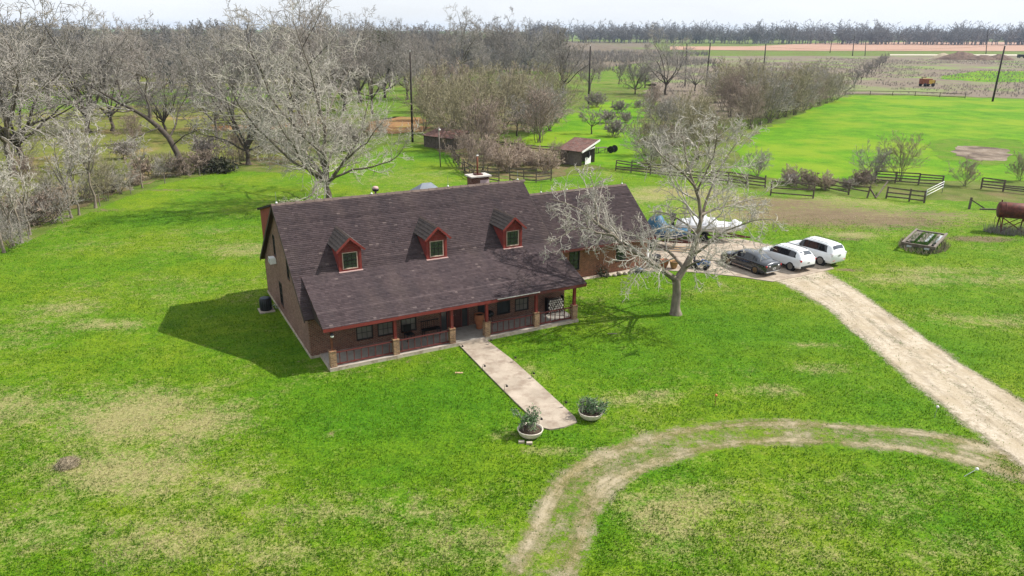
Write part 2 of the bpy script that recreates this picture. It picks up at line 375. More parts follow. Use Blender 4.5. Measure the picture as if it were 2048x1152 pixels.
t = NT('ground'); v = t.coord()
at = t.n('Attribute', attribute_name='mask'); sp = t.n('SeparateColor'); t.l(at.outputs['Color'], sp.inputs[0])
a_dry, a_bare, a_yard = sp.outputs[0], sp.outputs[1], sp.outputs[2]; a_lush = at.outputs['Alpha']
n05 = t.noise(v, .35, 4, .6); n2 = t.noise(v, 1.7, 4, .62); n6 = t.noise(v, 6.5, 3, .65); n20 = t.noise(v, 19., 3, .7)
fine = t.math('ADD', t.math('MULTIPLY', n6, .55), t.math('MULTIPLY', n20, .45))
green = t.ramp(fine, [(.30, (.014, .052, .002)), (.45, (.050, .134, .003)), (.58, (.105, .215, .004)), (.74, (.195, .29, .014))])
green = t.mix(t.ramp(n2, [(.4, 0.), (.7, .5)]), green, (.135, .185, .014))
green = t.mix(t.ramp(t.noise(v, .13, 4, .6), [(.42, 0.), (.62, .6)]), green, t.ramp(fine, [(.3, (.062, .105, .004)), (.55, (.165, .220, .009)), (.75, (.28, .30, .03))]))
green = t.mix(t.math('MULTIPLY', a_lush, 1.35, True), green, t.ramp(fine, [(.3, (.014, .062, .002)), (.52, (.052, .155, .003)), (.75, (.13, .26, .008))]))
straw = t.ramp(fine, [(.3, (.140, .128, .045)), (.5, (.275, .228, .112)), (.72, (.43, .355, .215))])
d = t.math('ADD', t.math('MULTIPLY', t.math('SUBTRACT', n2, .5), 1.0), t.math('MULTIPLY', t.math('SUBTRACT', fine, .5), 1.5))
d = t.math('ADD', d, t.math('ADD', a_dry, t.math('MULTIPLY', t.math('SUBTRACT', n05, .5), .55)))
tn = t.math('ADD', t.math('MULTIPLY', t.noise(v, .75, 4, .65), .55), t.math('MULTIPLY', t.noise(v, 3.1, 3, .6), .45))
green = t.mix(1.0, green, t.ramp(tn, [(.36, (.60, .70, .6)), (.5, (.96, .98, .9)), (.64, (1.22, 1.12, 1.2))]), 'MULTIPLY')
col = t.mix(t.ramp(d, [(.20, 0.), (.62, .74)]), green, straw)
b = t.math('ADD', a_bare, t.math('MULTIPLY', t.math('SUBTRACT', n2, .5), .9))
b = t.math('ADD', b, t.math('MULTIPLY', t.math('SUBTRACT', fine, .5), .8))
soilc = t.ramp(t.math('ADD', t.math('MULTIPLY', fine, .6), t.math('MULTIPLY', t.noise(t.coord((.35, 1.4, 1)), 1.2, 5, .65), .4)), [(.3, (.070, .046, .030)), (.5, (.140, .100, .064)), (.7, (.235, .175, .115))])
col = t.mix(t.ramp(b, [(.35, 0.), (.62, .9)]), col, soilc)
# land beyond the yard: duller pasture with weeds and worn soil
nf = t.noise(v, .045, 5, .6); nf2 = t.noise(v, .3, 5, .65)
far = t.ramp(nf2, [(.32, (.060, .085, .016)), (.5, (.105, .135, .022)), (.68, (.175, .165, .06))])
far = t.mix(t.ramp(nf, [(.42, 0.), (.6, .7)]), far, (.105, .19, .018))
far = t.mix(t.ramp(t.noise(v, .11, 4, .65), [(.55, 0.), (.68, .75)]), far, (.18, .125, .068))
far = t.mix(t.math('MULTIPLY', t.ramp(n6, [(.35, 1.), (.6, 0.)]), .5), far, (.05, .07, .015))
yd = t.ramp(t.math('ADD', a_yard, t.math('MULTIPLY', t.math('SUBTRACT', n2, .5), .6)), [(.35, 0.), (.62, 1.)])
col = t.mix(yd, far, col)
t.color(col); t.rough(.95); t.set(**{'Specular IOR Level': .12})
t.bump(t.math('ADD', t.math('MULTIPLY', n20, .55), t.math('MULTIPLY', n6, .8)), .85, .09)
ground = np_mesh('ground', np.stack([GX, GY, GZ], -1).reshape(-1, 3), faces, 'ground', smooth=True, attrs={'mask': ('POINT', mask.reshape(-1, 4))})
tag(ground, kind='structure')

# ---- flat sheets of other ground cover
def sheet_mat(name, stops, scale, bump=.5, patch=None, dist=.08):
    t = NT(name); v = t.coord(); n = t.noise(v, scale, 6, .65); nn = t.noise(v, scale * 9, 3, .65)
    c = t.ramp(t.math('ADD', t.math('MULTIPLY', n, .6), t.math('MULTIPLY', nn, .4)), stops)
    if patch: c = t.mix(t.ramp(t.noise(v, patch[1], 4, .6), [(patch[2], 0.), (patch[2] + .14, patch[3])]), c, patch[0])
    t.color(c); t.rough(.96); t.set(**{'Specular IOR Level': .1}); t.bump(nn, bump, dist)
sheet_mat('pasture', [(.32, (.034, .112, .002)), (.5, (.074, .188, .003)), (.68, (.145, .255, .006))], .28, patch=((.165, .235, .012), .06, .46, .75))
sheet_mat('pasture_dull', [(.32, (.045, .105, .008)), (.5, (.085, .155, .012)), (.68, (.15, .205, .03))], .5, patch=((.17, .16, .05), .07, .50, .6))
sheet_mat('scrub', [(.3, (.105, .085, .058)), (.5, (.16, .13, .098)), (.7, (.225, .18, .15))], .35, patch=((.15, .23, .05), .03, .50, .75))
sheet_mat('tilled', [(.3, (.27, .16, .11)), (.7, (.38, .24, .175))], .02, .3)
sheet_mat('dirt_orange', [(.3, (.18, .095, .04)), (.7, (.29, .17, .08))], .6, patch=((.22, .20, .05), .3, .52, .6))
sheet_mat('road_pale', [(.3, (.36, .32, .25)), (.7, (.48, .44, .37))], .3, .2)
sheet_mat('olive_pasture', [(.3, (.070, .088, .015)), (.5, (.12, .135, .026)), (.7, (.19, .17, .058))], .35, patch=((.26, .175, .085), .09, .55, .7))
sheet_mat('leaf_litter', [(.3, (.075, .062, .028)), (.5, (.13, .105, .05)), (.7, (.20, .155, .085))], .9, patch=((.075, .12, .02), .5, .48, .85))
sheet_mat('wood_floor', [(.3, (.085, .066, .045)), (.5, (.135, .108, .078)), (.7, (.20, .16, .125))], .06, patch=((.10, .17, .025), .018, .54, .75))
sheet_mat('mud', [(.3, (.10, .075, .055)), (.5, (.19, .15, .115)), (.7, (.31, .265, .21))], .5, patch=((.07, .05, .04), .22, .46, .8))
sheet_mat('weeds', [(.3, (.040, .100, .004)), (.5, (.075, .160, .006)), (.7, (.125, .22, .010))], .6, .9, patch=((.13, .15, .03), .25, .5, .6))
def sheet(name, poly, z, mat, wob=.03, sub=5, thick=0):
    pts = []; n = len(poly); rr = random.Random(len(name) * 31 + n)
    for i in range(n):
        a = Vector(poly[i]); b_ = Vector(poly[(i + 1) % n]); L = (b_ - a).length; k = max(sub, min(40, int(L / 4)))
        for j in range(k):
            p = a.lerp(b_, j / k); w = min(L / k, 12) * .5 * wob * 10
            pts.append((p.x + rr.uniform(-w, w), p.y + rr.uniform(-w, w), z))
    m = MB()
    if thick: m.prism([(x, y, z - thick) for x, y, z in pts], (0, 0, thick))
    else: m.add(pts, [tuple(range(len(pts)))])
    return tag(m.build(name, mat), kind='structure')
sheet('pasture', [(29.32, 100.49), (36.43, 120.61), (47.67, 144.74), (66.81, 175.97), (86.38, 207.14), (101.23, 229.02), (123.74, 228.96), (147.72, 217.47), (165.67, 197.33), (77.60, 88.93), (66.72, 95.77), (56.88, 95.44), (48.59, 98.61), (37.13, 94.79)], .012, 'pasture', .05)
sheet('pasture_strip', [(187.09, 335.07), (230.51, 380.52), (270.14, 380.68), (209.09, 293.15), (180.20, 296.03), (174.23, 313.44)], .05, 'pasture', .05)
sheet('grass_lane', [(-1.31, 123.31), (3.26, 144.02), (11.40, 165.64), (19.19, 189.19), (29.80, 212.19), (35.51, 209.53), (26.35, 153.03), (21.32, 119.98), (18.63, 103.95), (12.14, 102.54), (6.76, 119.37)], .012, 'pasture', .08)
sheet('grass_clearing', [(26.07, 324.90), (50.95, 367.96), (50.68, 295.08), (47.22, 245.67), (35.67, 255.39), (25.39, 271.00)], .03, 'pasture_dull', .08)
sheet('scrub_field', [(39.11, 226.07), (52.64, 295.27), (87.06, 493.06), (111.60, 570.54), (445.51, 632.11), (415.77, 505.20), (177.53, 211.93), (149.92, 220.81), (125.68, 232.66), (103.63, 234.61), (77.45, 205.09), (54.30, 173.13), (44.70, 162.77), (39.22, 167.22)], .03, 'scrub', .06)
sheet('tilled_field', [(149.36, 741.32), (180.31, 896.37), (281.10, 924.83), (480.27, 1221.30), (802.93, 1434.73), (1333.52, 1634.89), (659.17, 804.81), (292.09, 740.12)], .25, 'tilled', .01)
sheet('pale_road', [(299.44, 616.55), (314.88, 648.69), (568.41, 693.09), (531.81, 648.02)], .12, 'road_pale', .0)
sheet('olive_pasture', [(-91.67, 101.89), (-254.72, 294.33), (-185.98, 277.34), (-145.06, 306.27), (-96.82, 318.52), (-71.46, 283.07), (-40.43, 149.53), (-32.84, 104.07), (-41.19, 103.76), (-44.76, 94.39), (-46.47, 85.11), (-46.50, 74.05), (-45.89, 63.72), (-50.49, 55.63)], .012, 'olive_pasture', .06)
sheet('green_strip', [(-158.76, 214.34), (-139.27, 219.30), (-116.76, 232.18), (-77.07, 252.31), (-61.98, 208.66), (-77.77, 194.48), (-95.72, 186.72), (-108.03, 168.71), (-120.36, 160.98)], .03, 'pasture_dull', .06)
sheet('green_patch', [(-42.82, 219.84), (-38.59, 260.34), (-28.52, 220.92), (-21.93, 168.67), (-28.07, 158.75)], .03, 'pasture_dull', .08)
sheet('track', [(-185.68, 251.75), (-153.88, 259.45), (-119.52, 270.27), (-85.82, 281.66), (-83.45, 273.72), (-115.83, 261.75), (-148.68, 250.48), (-178.13, 241.26)], .05, 'road_pale', .01)
sheet('dirt_lot', [(-28.33, 140.99), (-29.16, 156.02), (-25.92, 165.45), (-19.05, 162.96), (-16.63, 141.57), (-21.62, 137.11)], .03, 'dirt_orange', .08)
sheet('bare_track', [(-59.34, 146.95), (-47.04, 151.65), (-40.55, 158.06), (-39.07, 152.07), (-46.37, 143.02), (-55.58, 139.65)], .03, 'dirt_orange', .08)
sheet('leaf_litter', [(-49.67, 69.49), (-49.37, 79.02), (-49.27, 89.41), (-47.10, 99.65), (-40.58, 107.98), (-35.15, 111.79), (-29.96, 109.27), (-29.78, 105.83), (-34.24, 104.02), (-40.35, 103.39), (-44.91, 94.72), (-46.05, 84.29), (-46.20, 76.28), (-45.89, 68.07), (-46.64, 64.87)], .02, 'leaf_litter', .08)
sheet('wood_floor', [(-289.43, 290.55), (-196.99, 294.13), (-151.28, 319.65), (-98.93, 325.60), (-73.17, 344.34), (-34.56, 318.30), (-6.29, 360.98), (23.05, 343.42), (77.45, 454.78), (120.73, 617.81), (212.17, 1211.86), (-104.87, 1285.23), (-572.51, 1077.83), (-951.58, 909.72)], .02, 'wood_floor', .06)
sheet('leaf_litter', [(-14.50, 122.75), (-11.37, 134.92), (-2.21, 127.26), (7.57, 119.41), (6.96, 97.89), (3.51, 94.33), (-5.55, 95.38), (-9.19, 112.82)], .02, 'leaf_litter', .08)
sheet('thicket_floor', [(-17.10, 141.54), (-23.85, 205.33), (-21.68, 261.86), (-4.38, 251.95), (15.24, 224.25), (10.02, 160.86), (1.33, 142.45), (-5.88, 133.23)], .02, 'leaf_litter', .08)
sheet('weed_ring', [(70.49, 127.54), (75.39, 133.15), (80.34, 135.92), (82.91, 134.12), (88.23, 136.94), (91.40, 132.02), (75.62, 108.09), (72.42, 108.81), (68.24, 106.16), (68.33, 111.27), (65.14, 110.26), (67.77, 119.32)], .03, 'weeds', .11, 6)
sheet('dry_pond', [(71.28, 121.01), (75.52, 126.62), (79.10, 126.21), (81.67, 123.56), (79.56, 118.29), (74.10, 111.49), (70.25, 111.34), (69.31, 114.97)], .05, 'mud', .11, 6)
# concrete pad beside the garage wing, poured in panels
pad = sheet('concrete_pad', [(9.23, 56.23), (12.35, 56.81), (15.03, 56.22), (17.60, 55.39), (20.13, 54.10), (22.77, 55.49), (26.28, 57.50), (26.56, 61.16), (23.98, 63.73), (21.20, 66.50), (16.52, 66.38), (13.04, 65.11), (11.21, 59.66)], .05, 'concrete_walk', .0, thick=.09)
m = MB()
for a, b_ in (((17.61, 55.45), (17.06, 65.71)), ((11.83, 60.84), (24.87, 59.53)), ((15.05, 56.29), (14.41, 65.14))):
    m.bar((*a, .0515), (*b_, .0515), .03, .006)
jo = m.build('joint', 'soil', pad)

def strip(name, pairs, z, mat, across=11, margin=.0, sub=6):
    """drive laid between two edge lines; 'across' runs 0..1, 'edge' fades to the verge"""
    def cr(P, i, s):
        p0, p1, p2, p3 = (Vector(P[max(0, min(len(P) - 1, i + k))]) for k in (-1, 0, 1, 2))
        return .5 * ((2 * p1) + (p2 - p0) * s + (2 * p0 - 5 * p1 + 4 * p2 - p3) * s * s + (3 * p1 - p0 - 3 * p2 + p3) * s ** 3)
    A = [p[0] for p in pairs]; B = [p[1] for p in pairs]; Cn = [p[2] if len(p) > 2 else 0.0 for p in pairs]; am = []; vs = []; ac = []; al_ = []; run = 0.0; prev = None
    rows = [(i, j / sub) for i in range(len(A) - 1) for j in range(sub)] + [(len(A) - 2, 1.0)]
    for i, s in rows:
        a, b_ = cr(A, i, s), cr(B, i, s); d = (b_ - a).normalized() * margin
        a, b_ = a - d, b_ + d; mid = (a + b_) / 2; run += (mid - prev).length if prev is not None else 0; prev = mid
        for k in range(across):
            p = a.lerp(b_, k / (across - 1)); vs.append((p.x, p.y, z)); ac.append(k / (across - 1)); al_.append(run); am.append(Cn[i] + (Cn[i + 1] - Cn[i]) * s)
    n = len(rows); fs = [(r * across + k, r * across + k + 1, (r + 1) * across + k + 1, (r + 1) * across + k) for r in range(n - 1) for k in range(across - 1)]
    o = np_mesh(name, np.array(vs), np.array(fs), mat, attrs={'across': ('POINT', np.array(ac)), 'along': ('POINT', np.array(al_)), 'amount': ('POINT', np.array(am))})
    return tag(o, kind='structure')
def drive_mat(name, prof, stops, amp, stops2=None):
    t = NT(name); v = t.coord(); ac = t.attr('across'); dens = t.math('ADD', t.ramp(ac, prof), t.attr('amount'))
    n1 = t.noise(v, .55, 5, .65); n3 = t.noise(v, 3.2, 4, .65); n9 = t.noise(v, 14, 3, .7)
    w = t.math('ADD', t.math('MULTIPLY', t.math('SUBTRACT', n1, .5), amp), t.math('MULTIPLY', t.math('SUBTRACT', n3, .5), amp * .8))
    w = t.math('ADD', w, t.math('MULTIPLY', t.math('SUBTRACT', n9, .5), .75))
    cb = t.n('CombineXYZ'); t.l(t.math('MULTIPLY', ac, 9.0), cb.inputs[0]); t.l(t.math('MULTIPLY', t.attr('along'), .22), cb.inputs[1])
    sk = t.noise(cb.outputs[0], 1.3, 5, .7); w = t.math('ADD', w, t.math('MULTIPLY', t.math('SUBTRACT', sk, .5), .32))
    al = t.ramp(t.math('ADD', dens, w), [(.26, 0.), (.50, .55), (.80, 1.)])
    c = t.ramp(t.math('ADD', t.math('MULTIPLY', n3, .5), t.math('MULTIPLY', n9, .5)), stops)
    c = t.mix(t.ramp(n1, [(.42, 0.), (.62, .75)]), c, stops2 or (.44, .345, .235)); c = t.mix(t.ramp(sk, [(.36, .45), (.52, 0.)]), c, tuple(x * .62 for x in stops[0][1]))
    t.color(c); t.rough(.97); t.set(**{'Specular IOR Level': .1}); t.bump(n9, .5, .05)
    tr = t.n('BsdfTransparent'); mx = t.n('MixShader'); t.l(al, mx.inputs[0]); t.l(tr.outputs[0], mx.inputs[1]); t.l(t.b.outputs[0], mx.inputs[2])
    t.l(mx.outputs[0], t.out.inputs['Surface'])
drive_mat('gravel', [(0., 0.), (.10, .42), (.22, 1.), (.42, .86), (.5, .66), (.58, .9), (.80, 1.0), (.90, .45), (1., 0.)], [(.3, (.22, .18, .125)), (.46, (.37, .315, .24)), (.66, (.50, .445, .365))], .85, (.31, .255, .175))
drive_mat('ruts', [(0., 0.), (.12, .30), (.25, .66), (.36, .46), (.50, .36), (.64, .46), (.76, .66), (.90, .26), (1., 0.)], [(.3, (.14, .125, .048)), (.5, (.215, .18, .085)), (.7, (.31, .26, .155))], 1.0, (.34, .29, .21))
strip('gravel_drive', [((20.21, 54.34), (25.46, 57.09)), ((21.41, 51.38), (25.76, 53.27)), ((22.15, 47.92), (25.94, 48.37)), ((22.06, 44.49), (26.17, 43.89)), ((22.17, 40.44), (26.39, 39.39)), ((22.18, 36.39), (26.74, 35.98)), ((22.33, 33.18), (26.94, 33.09)), ((22.53, 30.88), (27.06, 30.48)), ((22.74, 28.54), (27.08, 27.81)), ((22.84, 26.13), (26.74, 24.84)), ((22.65, 22.18), (26.45, 20.46)), ((22.49, 17.68), (27.10, 16.12))], .014, 'gravel', margin=.55)
strip('circular_drive', [((23.59, 29.16), (22.82, 27.02), .25), ((22.34, 30.87), (21.04, 28.13), .12), ((20.02, 31.92), (18.74, 29.43), -.06), ((16.83, 32.46), (15.77, 30.00), -.04), ((13.49, 32.87), (12.59, 30.22), .02), ((10.42, 32.63), (9.89, 29.75), -.04), ((7.66, 31.90), (7.71, 28.77), -.02), ((5.03, 30.57), (5.55, 27.45), .04), ((2.89, 28.92), (4.19, 26.28), .14), ((1.60, 27.15), (3.56, 24.76), .08), ((0.83, 25.22), (3.13, 23.24), .02), ((0.02, 23.07), (2.63, 21.47), -.04), ((-0.70, 20.94), (1.98, 19.34), -.08), ((-1.60, 18.67), (1.08, 17.51), -.1)], .010, 'ruts', margin=.35)
# front walk, a poured slab with a worn end
walk = tag(MB().prism([(*p, 0) for p in ((-3.30, 41.74), (-1.57, 42.39), (0.20, 39.20), (1.76, 35.87), (3.19, 32.73), (3.25, 32.24), (2.58, 31.74), (1.89, 31.50), (1.53, 31.68), (0.19, 34.32), (-1.34, 37.53))], (0, 0, .07)).build('front_walk', 'concrete_walk'), kind='structure')
m = MB()
for a, b_ in (((-1.76, 38.76), (-0.03, 39.61)), ((-0.34, 35.60), (1.46, 36.46))): m.bar((*a, .0715), (*b_, .0715), .02, .006)
m.build('joint', 'concrete', walk)

# ---- grass blades over the lawn: short leaves standing out of the turf
def lawn_grass():
    n = 520000
    y = 20 + (RNG.random(n) ** 1.35) * 56; x = (RNG.random(n) - .5) * 2 * (y * .74 + 13)
    ok = in_poly(x, y, YARD)
    th = .491; dx, dy = x + 10.21, y - 37.76; u = dx * math.cos(th) + dy * math.sin(th); vv = -dx * math.sin(th) + dy * math.cos(th)
    ok &= ~((u > -.65) & (u < 17.2) & (vv > -.1) & (vv < 15.6)) & ~((u > 16) & (u < 28.6) & (vv > 7.4) & (vv < 15.6))
    for P in ([(-3.30, 41.74), (-1.57, 42.39), (3.18, 32.63), (3.21, 32.04), (1.88, 31.45), (1.53, 31.68)],
              [(9.23, 56.23), (15.03, 56.22), (20.05, 53.86), (27.07, 57.25), (27.29, 63.01), (21.61, 67.92), (11.98, 64.26)]):
        ok &= ~in_poly(x, y, P)
    gd = [(19.90, 54.57), (21.41, 51.38), (22.06, 44.49), (22.18, 36.39), (22.53, 30.88), (22.84, 26.13), (27.27, 24.53), (27.23, 28.00), (26.94, 33.09), (26.39, 39.39), (25.94, 48.37), (25.99, 54.70)]
    ok &= ~(in_poly(x, y, gd) & (RNG.random(n) < .93))
    cd = [(22.85, 29.78), (20.02, 31.92), (16.83, 32.46), (13.49, 32.87), (10.42, 32.63), (7.66, 31.90), (5.03, 30.57), (2.89, 28.92), (1.60, 27.15), (0.02, 23.07), (-0.70, 20.94), (1.98, 19.34), (3.13, 23.24), (4.19, 26.28), (5.55, 27.45), (7.71, 28.77), (9.89, 29.75), (12.59, 30.22), (15.77, 30.00), (18.74, 29.43), (20.70, 28.12)]
    ok &= ~(in_poly(x, y, cd) & (RNG.random(n) < .93))
    dry = np.clip(blobs(x, y, DRY) - .45 * blobs(x, y, LUSH) + .30 * (vnoise(x, y, .16, 3) - .5) + .5 * (vnoise(x, y, 1.7, 9) - .5) + .06, 0, 1)
    cl = vnoise(x, y, 2.6, 11) * .6 + vnoise(x, y, .8, 12) * .4
    ok &= (RNG.random(n) < np.clip(1.25 - 1.1 * dry, .25, 1)) & (RNG.random(n) < np.clip(cl * 1.7, .15, 1))
    x, y, dry, cl = x[ok], y[ok], dry[ok], cl[ok]; n = len(x)
    a = RNG.random(n) * 6.283; h = (.035 + .06 * RNG.random(n)) * (.7 + .8 * cl); w = .010 + .018 * RNG.random(n); lean = .02 + .07 * RNG.random(n)
    ca, sa = np.cos(a), np.sin(a)
    V = np.zeros((n, 3, 3)); V[:, 0] = np.stack([x - sa * w, y + ca * w, np.zeros(n)], -1); V[:, 1] = np.stack([x + sa * w, y - ca * w, np.zeros(n)], -1)
    V[:, 2] = np.stack([x + ca * lean, y + sa * lean, h], -1)
    tone = np.clip(dry * 1.1 + .3 * (RNG.random(n) - .5), 0, 1)
    o = np_mesh('lawn_grass', V.reshape(-1, 3), np.arange(3 * n).reshape(-1, 3), 'grass_blade', attrs={'tone': ('FACE', tone), 'shade': ('FACE', RNG.random(n))})
    tag(o, 'short green and straw coloured grass of the house lawn', 'grass', kind='stuff')
t = NT('grass_blade')
g1 = t.ramp(t.attr('shade'), [(0., (.024, .082, .002)), (.5, (.070, .168, .004)), (1., (.155, .26, .010))])
g2 = t.ramp(t.attr('shade'), [(0., (.20, .18, .07)), (1., (.52, .44, .26))])
t.color(t.mix(t.ramp(t.attr('tone'), [(.32, 0.), (.62, 1.)]), g1, g2)); t.rough(.8); t.set(**{'Specular IOR Level': .2})
tl = t.n('BsdfTranslucent'); mx = t.n('MixShader', Fac=.5); t.l(t.b.inputs['Base Color'].links[0].from_socket, tl.inputs['Color']); t.l(t.b.outputs[0], mx.inputs[1]); t.l(tl.outputs[0], mx.inputs[2]); t.l(mx.outputs[0], t.out.inputs['Surface'])
lawn_grass()
# ------------------------------------------------------------------ the house (local axes: u along the front, v to the back)
TH = .491
house = empty('brick_house', (-10.209, 37.762, 0), TH, 'dark red brick farmhouse with brown shingled roof, three red dormers and a front porch', 'house')
SL, SP = 16.6, 2.32                 # porch slab length and depth
UL, UR, VF, VB = -.51, 16.9, 2.32, 15.34
MS, VR, ZR = .7856, 8.83, 7.92      # main slope, ridge
RL, RRt = -.76, 17.05               # rake edges
VBK, ZBK = 4.35, ZR - MS * (VR - 4.35)
VE, ZE = -.08, 2.68                 # porch eave
PLu = -.24
WU0, WU1, WV0, WVR, WZR, WVB = 16.9, 28.05, 7.62, 11.4, 6.16, 15.2   # garage wing
def zmain(v): return ZR - MS * abs(v - VR)
def zporch(v): return ZE + (ZBK - ZE) * (v - VE) / (VBK - VE)
def zwing(v): return WZR - MS * abs(v - WVR)

def wall_strip(axis, c, t_, a0, a1, z0, top, openings, name, mat, breaks=()):
    """upright wall of thickness t_ with real openings; axis 'u' runs along u at v=c, 'v' runs along v at u=c; top(a) = height"""
    xs = sorted({a0, a1, *breaks, *[o[0] for o in openings], *[o[1] for o in openings]})
    xs = [x for x in xs if a0 <= x <= a1]; m = MB()
    for p, q in zip(xs[:-1], xs[1:]):
        mid = (p + q) / 2; op = sorted([(o[2], o[3]) for o in openings if o[0] <= mid <= o[1]]); lo = z0
        segs = []
        for b0, b1 in op: segs.append((lo, b0)); lo = b1
        segs.append((lo, None))
        for s0, s1 in segs:
            h0, h1 = (top(p), top(q)) if s1 is None else (s1, s1)
            if max(h0, h1) - s0 < .01: continue
            poly = [(p, s0), (q, s0), (q, h1), (p, h0)]
            if axis == 'u': m.prism([(a, c, z) for a, z in poly], (0, t_, 0))
            else: m.prism([(c, a, z) for a, z in poly], (t_, 0, 0))
    return m.build(name, mat, house)

def window(axis, c, a0, a1, z0, z1, out, frame='black_frame', pane='window_glass', nx=2, nz=4, depth=.08, parent=house, sill=True, fw=.06, meeting=True, mun=None):
    """out = -1/+1 direction of the outside along the wall normal axis"""
    def bx(m, p0, p1, q0, q1, d0, d1):
        lo, hi = sorted((c + out * d0, c + out * d1))
        if axis == 'u': m.box(p0, p1, lo, hi, q0, q1)
        else: m.box(lo, hi, p0, p1, q0, q1)
    m = MB()
    for p0, p1, q0, q1 in ((a0, a0 + fw, z0, z1), (a1 - fw, a1, z0, z1), (a0 + fw, a1 - fw, z0, z0 + fw), (a0 + fw, a1 - fw, z1 - fw, z1)): bx(m, p0, p1, q0, q1, -depth, .022)
    w = m.build('window', frame, parent)
    i0, i1, k0, k1 = a0 + fw, a1 - fw, z0 + fw, z1 - fw
    m = MB(); zc = (k0 + k1) / 2
    if meeting: bx(m, i0, i1, zc - .022, zc + .022, -.05, -.012)
    for i in range(1, nx): x = i0 + (i1 - i0) * i / nx; bx(m, x - .011, x + .011, k0, k1, -.045, -.022)
    for i in range(1, nz):
        if meeting and i * 2 == nz: continue
        z = k0 + (k1 - k0) * i / nz; bx(m, i0, i1, z - .011, z + .011, -.046, -.024)
    m.build('muntin', mun or frame, w)
    m = MB(); bx(m, i0, i1, zc if meeting else k0, k1, -.062, -.055); m.build('pane', pane, w)
    if meeting: m = MB(); bx(m, i0, i1, k0, zc, -.078, -.071); m.build('pane', pane, w)
    if sill: m = MB(); bx(m, a0 - .05, a1 + .05, z0 - .07, z0 - .002, -.02, .06); m.build('sill', 'brick', w)
    return w

# openings: windows of the porch wall, door, gable, wing
PW = [(2.25, 3.28, .58, 2.25, 'window_blind'), (3.58, 4.6, .58, 2.25, 'window_blind'), (5.06, 6.08, .58, 2.25, 'window_blind'), (10.3, 11.05, .58, 2.25, 'window_glass'), (11.7, 12.68, .55, 2.25, 'window_glass'), (13.05, 14.08, .55, 2.25, 'window_blind')]
DOOR = (7.68, 9.64, .2, 2.32)
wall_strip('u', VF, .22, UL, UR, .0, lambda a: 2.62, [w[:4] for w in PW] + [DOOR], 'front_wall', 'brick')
GW = [(9.55, 10.45, .78, 2.4), (10.5, 11.15, 4.0, 5.45), (6.55, 7.2, 3.55, 5.35)]
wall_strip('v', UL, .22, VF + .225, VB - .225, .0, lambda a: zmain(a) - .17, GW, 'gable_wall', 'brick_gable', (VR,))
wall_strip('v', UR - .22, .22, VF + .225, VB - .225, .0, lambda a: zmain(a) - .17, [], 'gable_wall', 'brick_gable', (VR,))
wall_strip('u', VB - .22, .22, UL, UR, .0, lambda a: 2.45, [(5, 6.2, .9, 2.2), (9, 10.8, .2, 2.2)], 'rear_wall', 'brick')
for a0, a1, z0, z1, pn in PW: window('u', VF, a0, a1, z0, z1, -1, 'black_frame', pn, 3, 4)
for a0, a1, z0, z1 in GW: window('v', UL, a0, a1, z0, z1, -1, 'black_frame', 'window_glass', 2, 4)
# front door: two leaves between side lights
m = MB()
for a in (DOOR[0], DOOR[0] + .46, DOOR[1] - .52, DOOR[1] - .06): m.box(a, a + .06, VF - .03, VF + .12, .2, 2.32)
m.box(DOOR[0], DOOR[1], VF - .028, VF + .118, 2.26, 2.318)
df = m.build('door_frame', 'red_paint_dark', house)
for a0, a1 in ((DOOR[0] + .06, DOOR[0] + .46), (DOOR[1] - .46, DOOR[1] - .06)): MB().box(a0, a1, VF + .05, VF + .06, .2, 2.26).build('pane', 'window_glass', df)
d0, d1 = DOOR[0] + .52, DOOR[1] - .52; dm = (d0 + d1) / 2
for a0, a1 in ((d0, dm - .004), (dm + .004, d1)):
    m = MB().box(a0, a1, VF + .03, VF + .075, .2, 2.255)
    for z0, z1 in ((.35, 1.0), (1.15, 2.1)): m.box(a0 + .09, a1 - .09, VF + .012, VF + .029, z0, z1)
    dd = m.build('door', 'door_wood', house)
    MB().blob((dm + (-.07 if a0 < dm - .1 else .07), VF + .005, 1.1), .03, 8, 5, 0).build('handle', 'chrome', dd, True)
MB().box(UL + .03, UR - .25, VF + .25, VB - .25, .0, .04).build('inner_floor', 'dark_trim', house)
# concrete footing along the gable side, splashed pale
MB().box(UL - .05, UL - .003, VF - .02, VB, 0, .16).build('footing', 'slab_edge', house)
MB().box(UL - .05, .0, VF - .05, VF - .004, 0, .15).build('footing', 'slab_edge', house)

